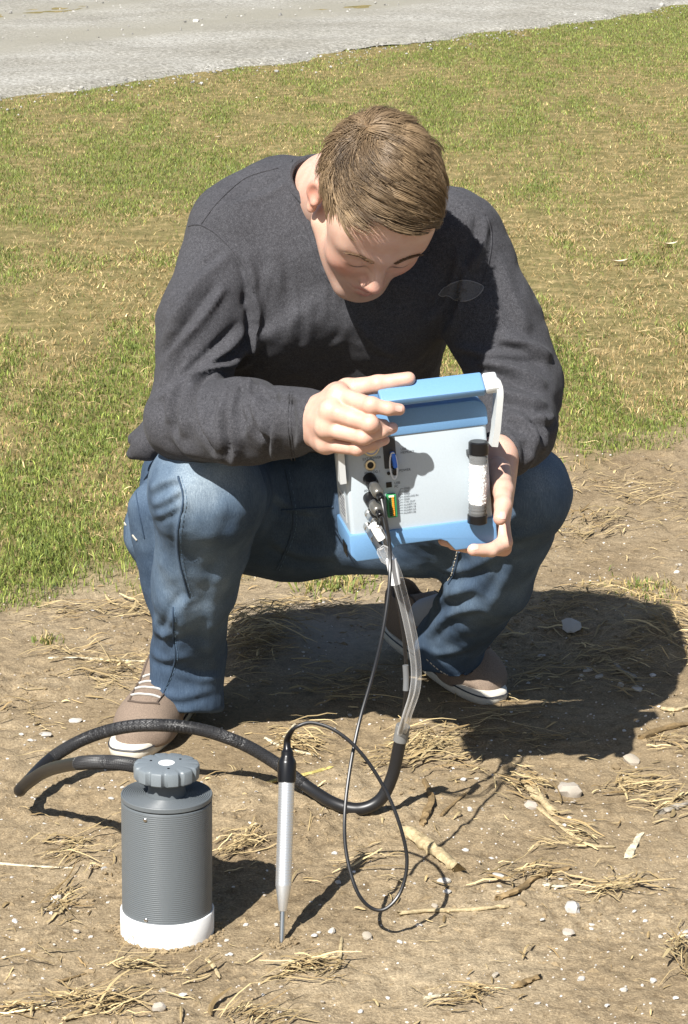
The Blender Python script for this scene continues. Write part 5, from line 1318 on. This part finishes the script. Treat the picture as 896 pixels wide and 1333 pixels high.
# green tufts standing alone on the soil
def tuft(px, py, n, hw, label, hgt=.035, dry=.3):
    g = on_ground(px, py); o = RNG.normal(size=(n, 2)) * [hw, hw * 1.3]
    bx, by = g.x + o[:, 0], g.y + o[:, 1]; gr = RNG.uniform(size=n) > dry; t = RNG.uniform(size=n)[:, None]; b = RNG.uniform(.7, 1.2, n)[:, None]
    col = np.where(gr[:, None], (np.array([[.10, .155, .03]]) * (1 - t) + np.array([[.22, .23, .06]]) * t) * b, np.array([[.42, .32, .14]]) * b)
    ob = blades('grass_tuft', bx, by, relief(bx, by), RNG.uniform(.5, 1.1, n) * hgt, RNG.uniform(.0018, .0036, n), RNG.uniform(.3, 1, n), col)
    del ob['kind']; ob['label'] = label; ob['category'] = 'grass'
tuft(436, 762, 260, .035, 'green grass tuft behind the gap between the man\'s knees')
tuft(840, 768, 240, .040, 'small yellowish grass tuft on soil at the far edge of the shadow', .02, .6)
tuft(62, 838, 70, .010, 'tiny green grass tuft on soil just before the lawn', .02)

# single stalks and sticks
STALK = mat('corn_stalk', (.55, .42, .24), .75, spec=.25)
cs = nd(STALK, 'ShaderNodeTexCoord'); n1 = noise_n(STALK, cs.outputs['Object'], 180, 4, .7)
lk(STALK, mix(STALK, attr(STALK, 'tint').outputs['Color'], ramp(STALK, n1, [(.3, (.55, .52, .45)), (.65, (1.1, 1.1, 1.08))]), .9, 'MULTIPLY'), bsdf(STALK).inputs['Base Color']); lk(STALK, bump(STALK, n1, .5, .002), bsdf(STALK).inputs['Normal'])
def stalk(name, pts, r, col, label, cat, group=None, nodes=0, flat=.7, sink=.3, ends=None):
    w = []; 
    for q in catmull([(x, y, 0) for x, y in pts], 6):
        g = on_ground(q.x, q.y); w.append(g + Vector((0, 0, r * flat * (1 - sink))))
    base = sum(w, Vector()) / len(w); m = len(w); mb = MB(); vs = []; fs = []; nn = 10
    for i, p in enumerate(w):
        T = (w[min(i + 1, m - 1)] - w[max(i - 1, 0)]).normalized(); sd = Vector((-T.y, T.x, 0)).normalized(); t = i / (m - 1)
        rr_ = r * (1 - .35 * t) * (1 + .10 * RNG.normal())
        if nodes:
            for k in range(nodes): rr_ *= 1 + .28 * math.exp(-((t - (k + .5) / nodes) / .03) ** 2)
        for k in range(nn):
            a_ = 2 * math.pi * k / nn; j = 1 + .13 * RNG.normal()
            e = T * (RNG.normal() * r * .7 if i in (0, m - 1) else 0)
            vs.append(p - base + sd * math.cos(a_) * rr_ * j + Vector((0, 0, math.sin(a_) * rr_ * flat * j)) + e)
    for i in range(m - 1):
        for k in range(nn): fs.append((i * nn + k, i * nn + (k + 1) % nn, (i + 1) * nn + (k + 1) % nn, (i + 1) * nn + k))
    fs += [tuple(range(nn - 1, -1, -1)), tuple((m - 1) * nn + k for k in range(nn))]
    o = mb.add(vs, fs).build(name, STALK, None, True, 40); o.location = base
    set_col(o.data, 'tint', np.array([col]) * (1 + .12 * RNG.normal(size=(len(vs), 1))))
    o['label'] = label; o['category'] = cat
    if group: o['group'] = group
    return o
TAN, BRN, PAL, GRY = (.44, .355, .215), (.22, .155, .08), (.60, .54, .41), (.32, .29, .25)
stalk('corn_stalk', [(530, 1086), (552, 1102), (574, 1118), (596, 1136)], .0115, TAN, 'thick broken corn stalk beside the thin cable loop', 'stalk', nodes=1)
stalk('corn_stalk', [(520, 1191), (560, 1187), (610, 1186), (662, 1181)], .0042, TAN, 'long thin stalk just past the cable loop\'s shadow', 'stalk', nodes=2)
stalk('stick', [(648, 1172), (676, 1160), (700, 1143), (742, 1132)], .0055, BRN, 'dark brown stick with frayed end above the white stone', 'stick')
stalk('corn_stalk', [(552, 1301), (590, 1294), (623, 1284)], .0032, PAL, 'short bleached straw at the bottom edge of the picture', 'stalk')
stalk('corn_stalk', [(0, 1125), (34, 1128), (66, 1130), (96, 1131)], .0024, PAL, 'pale straight straw left of the grey cylinder', 'stalk')
stalk('corn_stalk', [(84, 1328), (120, 1318), (150, 1309), (180, 1301)], .0034, TAN, 'straw stem in the bottom left corner', 'stalk')
stalk('corn_stalk', [(688, 1022), (700, 1040), (722, 1061)], .0085, TAN, 'stubby corn stalk lying between the two pale rocks and the hose', 'stalk', nodes=1)
stalk('husk', [(818, 1116), (826, 1100), (834, 1086)], .0060, PAL, 'split pale husk on soil near the right edge', 'husk', flat=.35)
stalk('stick', [(860, 1060), (880, 1053), (900, 1047)], .0065, GRY, 'grey weathered stick cut by the right edge', 'stick')
stalk('stick', [(548, 1076), (556, 1060), (562, 1040), (552, 1018)], .0060, BRN, 'curled brown husk beside the hose bend', 'stick')
stalk('stick', [(575, 1062), (592, 1046), (606, 1034)], .0030, BRN, 'short dark twig right of the hose bend', 'stick')
stalk('corn_stalk', [(64, 858), (110, 858), (152, 861), (192, 862)], .0032, PAL, 'long pale straw ending at the jeans leg', 'stalk')
stalk('corn_stalk', [(440, 1262), (443, 1240), (445, 1222)], .0030, TAN, 'straw stem right of the soil probe\'s tip', 'stalk')
stalk('corn_stalk', [(610, 892), (634, 882), (658, 870)], .0040, GRY, 'greyish stalk lying in the big shadow', 'stalk')
stalk('corn_stalk', [(830, 885), (810, 875), (802, 866)], .0050, GRY, 'stub of stalk in the shadow near the right edge', 'stalk')
stalk('corn_stalk', [(862, 924), (880, 926), (900, 920)], .0050, TAN, 'sunlit stalk where the shadow ends at the right edge', 'stalk')
stalk('stick', [(836, 962), (866, 950), (900, 944)], .0065, BRN, 'dark branch half in shadow at the right edge', 'stick')
stalk('stick', [(78, 1278), (96, 1273), (112, 1268)], .0022, BRN, 'thin dark twig below the grey cylinder, at left', 'stick')
stalk('stick', [(672, 1286), (686, 1280), (702, 1274)], .0055, BRN, 'small dark bark piece low on the right', 'stick')
stalk('husk', [(270, 1250), (280, 1262), (286, 1274)], .0030, TAN, 'bent straw blade below the white base ring', 'husk')
stalk('corn_stalk', [(700, 1052), (760, 1098), (800, 1104)], .0034, TAN, 'bent yellowish straw between the pale rocks and white stone', 'stalk')
stalk('husk', [(708, 1152), (725, 1155), (738, 1154)], .0042, PAL, 'curved pale husk right above the white stone', 'husk', flat=.4)
stalk('husk', [(355, 1018), (402, 1008), (430, 1000)], .0050, (.50, .42, .15), 'yellowish husk behind the black hose', 'husk', flat=.4)
stalk('corn_stalk', [(345, 962), (372, 975), (412, 985)], .0034, PAL, 'pale stem behind the top of the soil probe', 'stalk')
stalk('corn_stalk', [(362, 974), (372, 958), (384, 944)], .0030, PAL, 'upright pale straw behind the soil probe\'s cap', 'stalk')

# stones one can point at, then the pebbles that all look alike
ROCKS = [rock_mesh('pebble', 900 + q, 2, RNG.uniform(.5, .75)) for q in range(7)]
for q, me in enumerate(ROCKS):
    g = (.46, .52, .38, .47, .56, .42, .46)[q]; set_col(me, 'tint', np.repeat([[g, g * (.97, .93, .88, .95, .97, .9, .92)[q], g * (.93, .83, .72, .88, .93, .78, .8)[q]]], len(me.vertices), 0)); me.materials.append(STONE)
def stone(px, py, rpx, k, label, group=None, name='stone', flat=1.0):
    g = on_ground(px, py); d = (g - ORI).length; r = rpx * d / FPX
    o = bpy.data.objects.new(name, ROCKS[k % 7]); COL.objects.link(o); o.location = g + Vector((0, 0, r * .22))
    o.scale = (r * 1.1, r * 1.1, r * 1.15 * flat); o.rotation_euler = (RNG.uniform(-.3, .3), RNG.uniform(-.3, .3), RNG.uniform(0, 6.28))
    o['label'] = label; o['category'] = 'stone' if name == 'stone' else 'pebble'
    if group: o['group'] = group
stone(745, 1184, 14, 0, 'white angular stone lying alone on open soil')
stone(740, 1034, 18, 5, 'largest pale rock among straw right of the hose')
stone(822, 993, 13, 2, 'blocky pale stone just past the shadow edge at right')
stone(692, 1052, 10, 5, 'rounded tan stone leaning on the stubby corn stalk')
stone(478, 1221, 9, 2, 'blocky pale stone just right of the soil probe tip')
stone(578, 1149, 9, 3, 'flat cream stone by the broken end of the thick stalk')
stone(744, 818, 17, 1, 'flat grey stone inside the big shadow', flat=.4)
stone(258, 1221, 10, 4, 'elongated white pebble close to the white base ring', flat=.6)
stone(74, 1173, 9, 1, 'white stone left of the grey cylinder by a straw clump')
stone(207, 1314, 10, 5, 'squared grey stone at the bottom edge left of centre')
stone(648, 1141, 9, 0, 'bluish grey pebble between stalk and dark stick', name='pebble', flat=.5)
stone(740, 1216, 9, 5, 'tan flat stone just below the white angular stone', flat=.4)
stone(60, 958, 10, 3, 'flat cream stone left of the canvas shoe', flat=.5)
stone(293, 43, 9, 4, 'lone white stone on the gravel road', flat=.5)
stone(892, 1218, 10, 0, 'dark-sided stone at the right edge low down')
for (px, py, r, k) in [(606, 1108, 5, 4), (650, 1155, 5, 1), (582, 1162, 6, 4), (660, 1163, 4, 3), (706, 1198, 4, 4), (770, 1205, 5, 0), (840, 1200, 4, 4), (645, 1270, 6, 2), (757, 1275, 6, 0), (850, 1278, 6, 4), (812, 1290, 6, 1), (700, 1307, 5, 3), (790, 1310, 5, 4), (410, 1219, 6, 4), (432, 1213, 6, 1), (548, 1205, 4, 3), (521, 1227, 5, 4), (560, 1295, 4, 1), (105, 1075, 4, 3), (40, 965, 5, 4), (85, 968, 5, 2), (98, 940, 8, 3), (28, 957, 4, 1), (136, 1132, 6, 0), (20, 1200, 5, 4), (44, 1175, 4, 1), (100, 1213, 5, 5), (118, 1221, 4, 4), (30, 1237, 4, 4), (120, 1284, 4, 3), (238, 1296, 6, 4), (150, 1290, 5, 4), (213, 1290, 5, 2), (295, 1225, 4, 1), (300, 1243, 4, 4), (440, 1150, 6, 3), (436, 1112, 5, 4), (603, 1016, 6, 4), (612, 1055, 5, 1), (566, 1180, 5, 2), (640, 1118, 4, 4), (730, 1145, 4, 3), (860, 1220, 4, 1), (880, 1300, 5, 4), (610, 1275, 4, 3), (505, 1300, 4, 4), (420, 1305, 4, 2), (470, 1318, 5, 4), (360, 1205, 4, 1), (320, 1205, 4, 4), (780, 882, 6, 3), (765, 874, 7, 4), (808, 893, 6, 1), (830, 898, 8, 0), (705, 855, 5, 3), (850, 880, 5, 4), (665, 928, 4, 4), (770, 1210, 4, 4), (735, 1075, 4, 4), (640, 1050, 4, 2)]:
    stone(px, py, r, k, 'small pale pebble on the bare soil', 'pale pebbles scattered over the soil', 'pebble', RNG.uniform(.5, .9))
for q in range(190):
    py = 660 + 670 * RNG.uniform() ** .8; px = RNG.uniform(5, 890); g = G(px, py)
    if turf(np.array([g.x]), np.array([g.y]))[0] > .3: continue
    stone(px, py, min(4.2, 1.6 + RNG.exponential(.9)), int(RNG.integers(7)), 'small pale pebble on the bare soil', 'pale pebbles scattered over the soil', 'pebble', RNG.uniform(.5, .9))
# dead leaves in the lawn
LEAF = speckle('dead_leaf', (.62, .52, .36), .2, 300, .8, .3)
def leaf(px, py, wpx, ang, label):
    g = on_ground(px, py, .012); d = (g - ORI).length; r = wpx * d / FPX / 2; vs = []; m = 9
    for i in range(m):
        t = i / (m - 1); hw = r * .42 * math.sin(math.pi * min(1, t * 1.02)) ** .8 + .0004
        for s_, h_ in ((-1, .35), (0, 0), (1, .30)):
            p = Vector(((t - .5) * 2 * r, s_ * hw, h_ * hw + .3 * r * (2 * t - 1) ** 2)); vs.append(Matrix.Rotation(ang, 3, 'Z') @ p)
    n_ = len(vs); vs += [v + Vector((0, 0, -.0009)) for v in vs]; fs = []
    for i in range(m - 1):
        for k in range(2):
            q = (i * 3 + k, i * 3 + k + 1, i * 3 + k + 4, i * 3 + k + 3); fs.append(q); fs.append(tuple(x + n_ for x in q[::-1]))
    o = MB().add(vs, fs).build('dead_leaf', LEAF); o.location = g; o['label'] = label; o['category'] = 'leaf'
leaf(806, 346, 24, .3, 'pale curled dead leaf in the lawn at right'); leaf(333, 131, 9, 1.2, 'tiny pale dead leaf standing in the far lawn'); leaf(872, 323, 22, .4, 'long pale dead leaf in the lawn at the right edge'); leaf(283, 182, 10, .3, 'small dead leaf in the lawn above the shoulder')
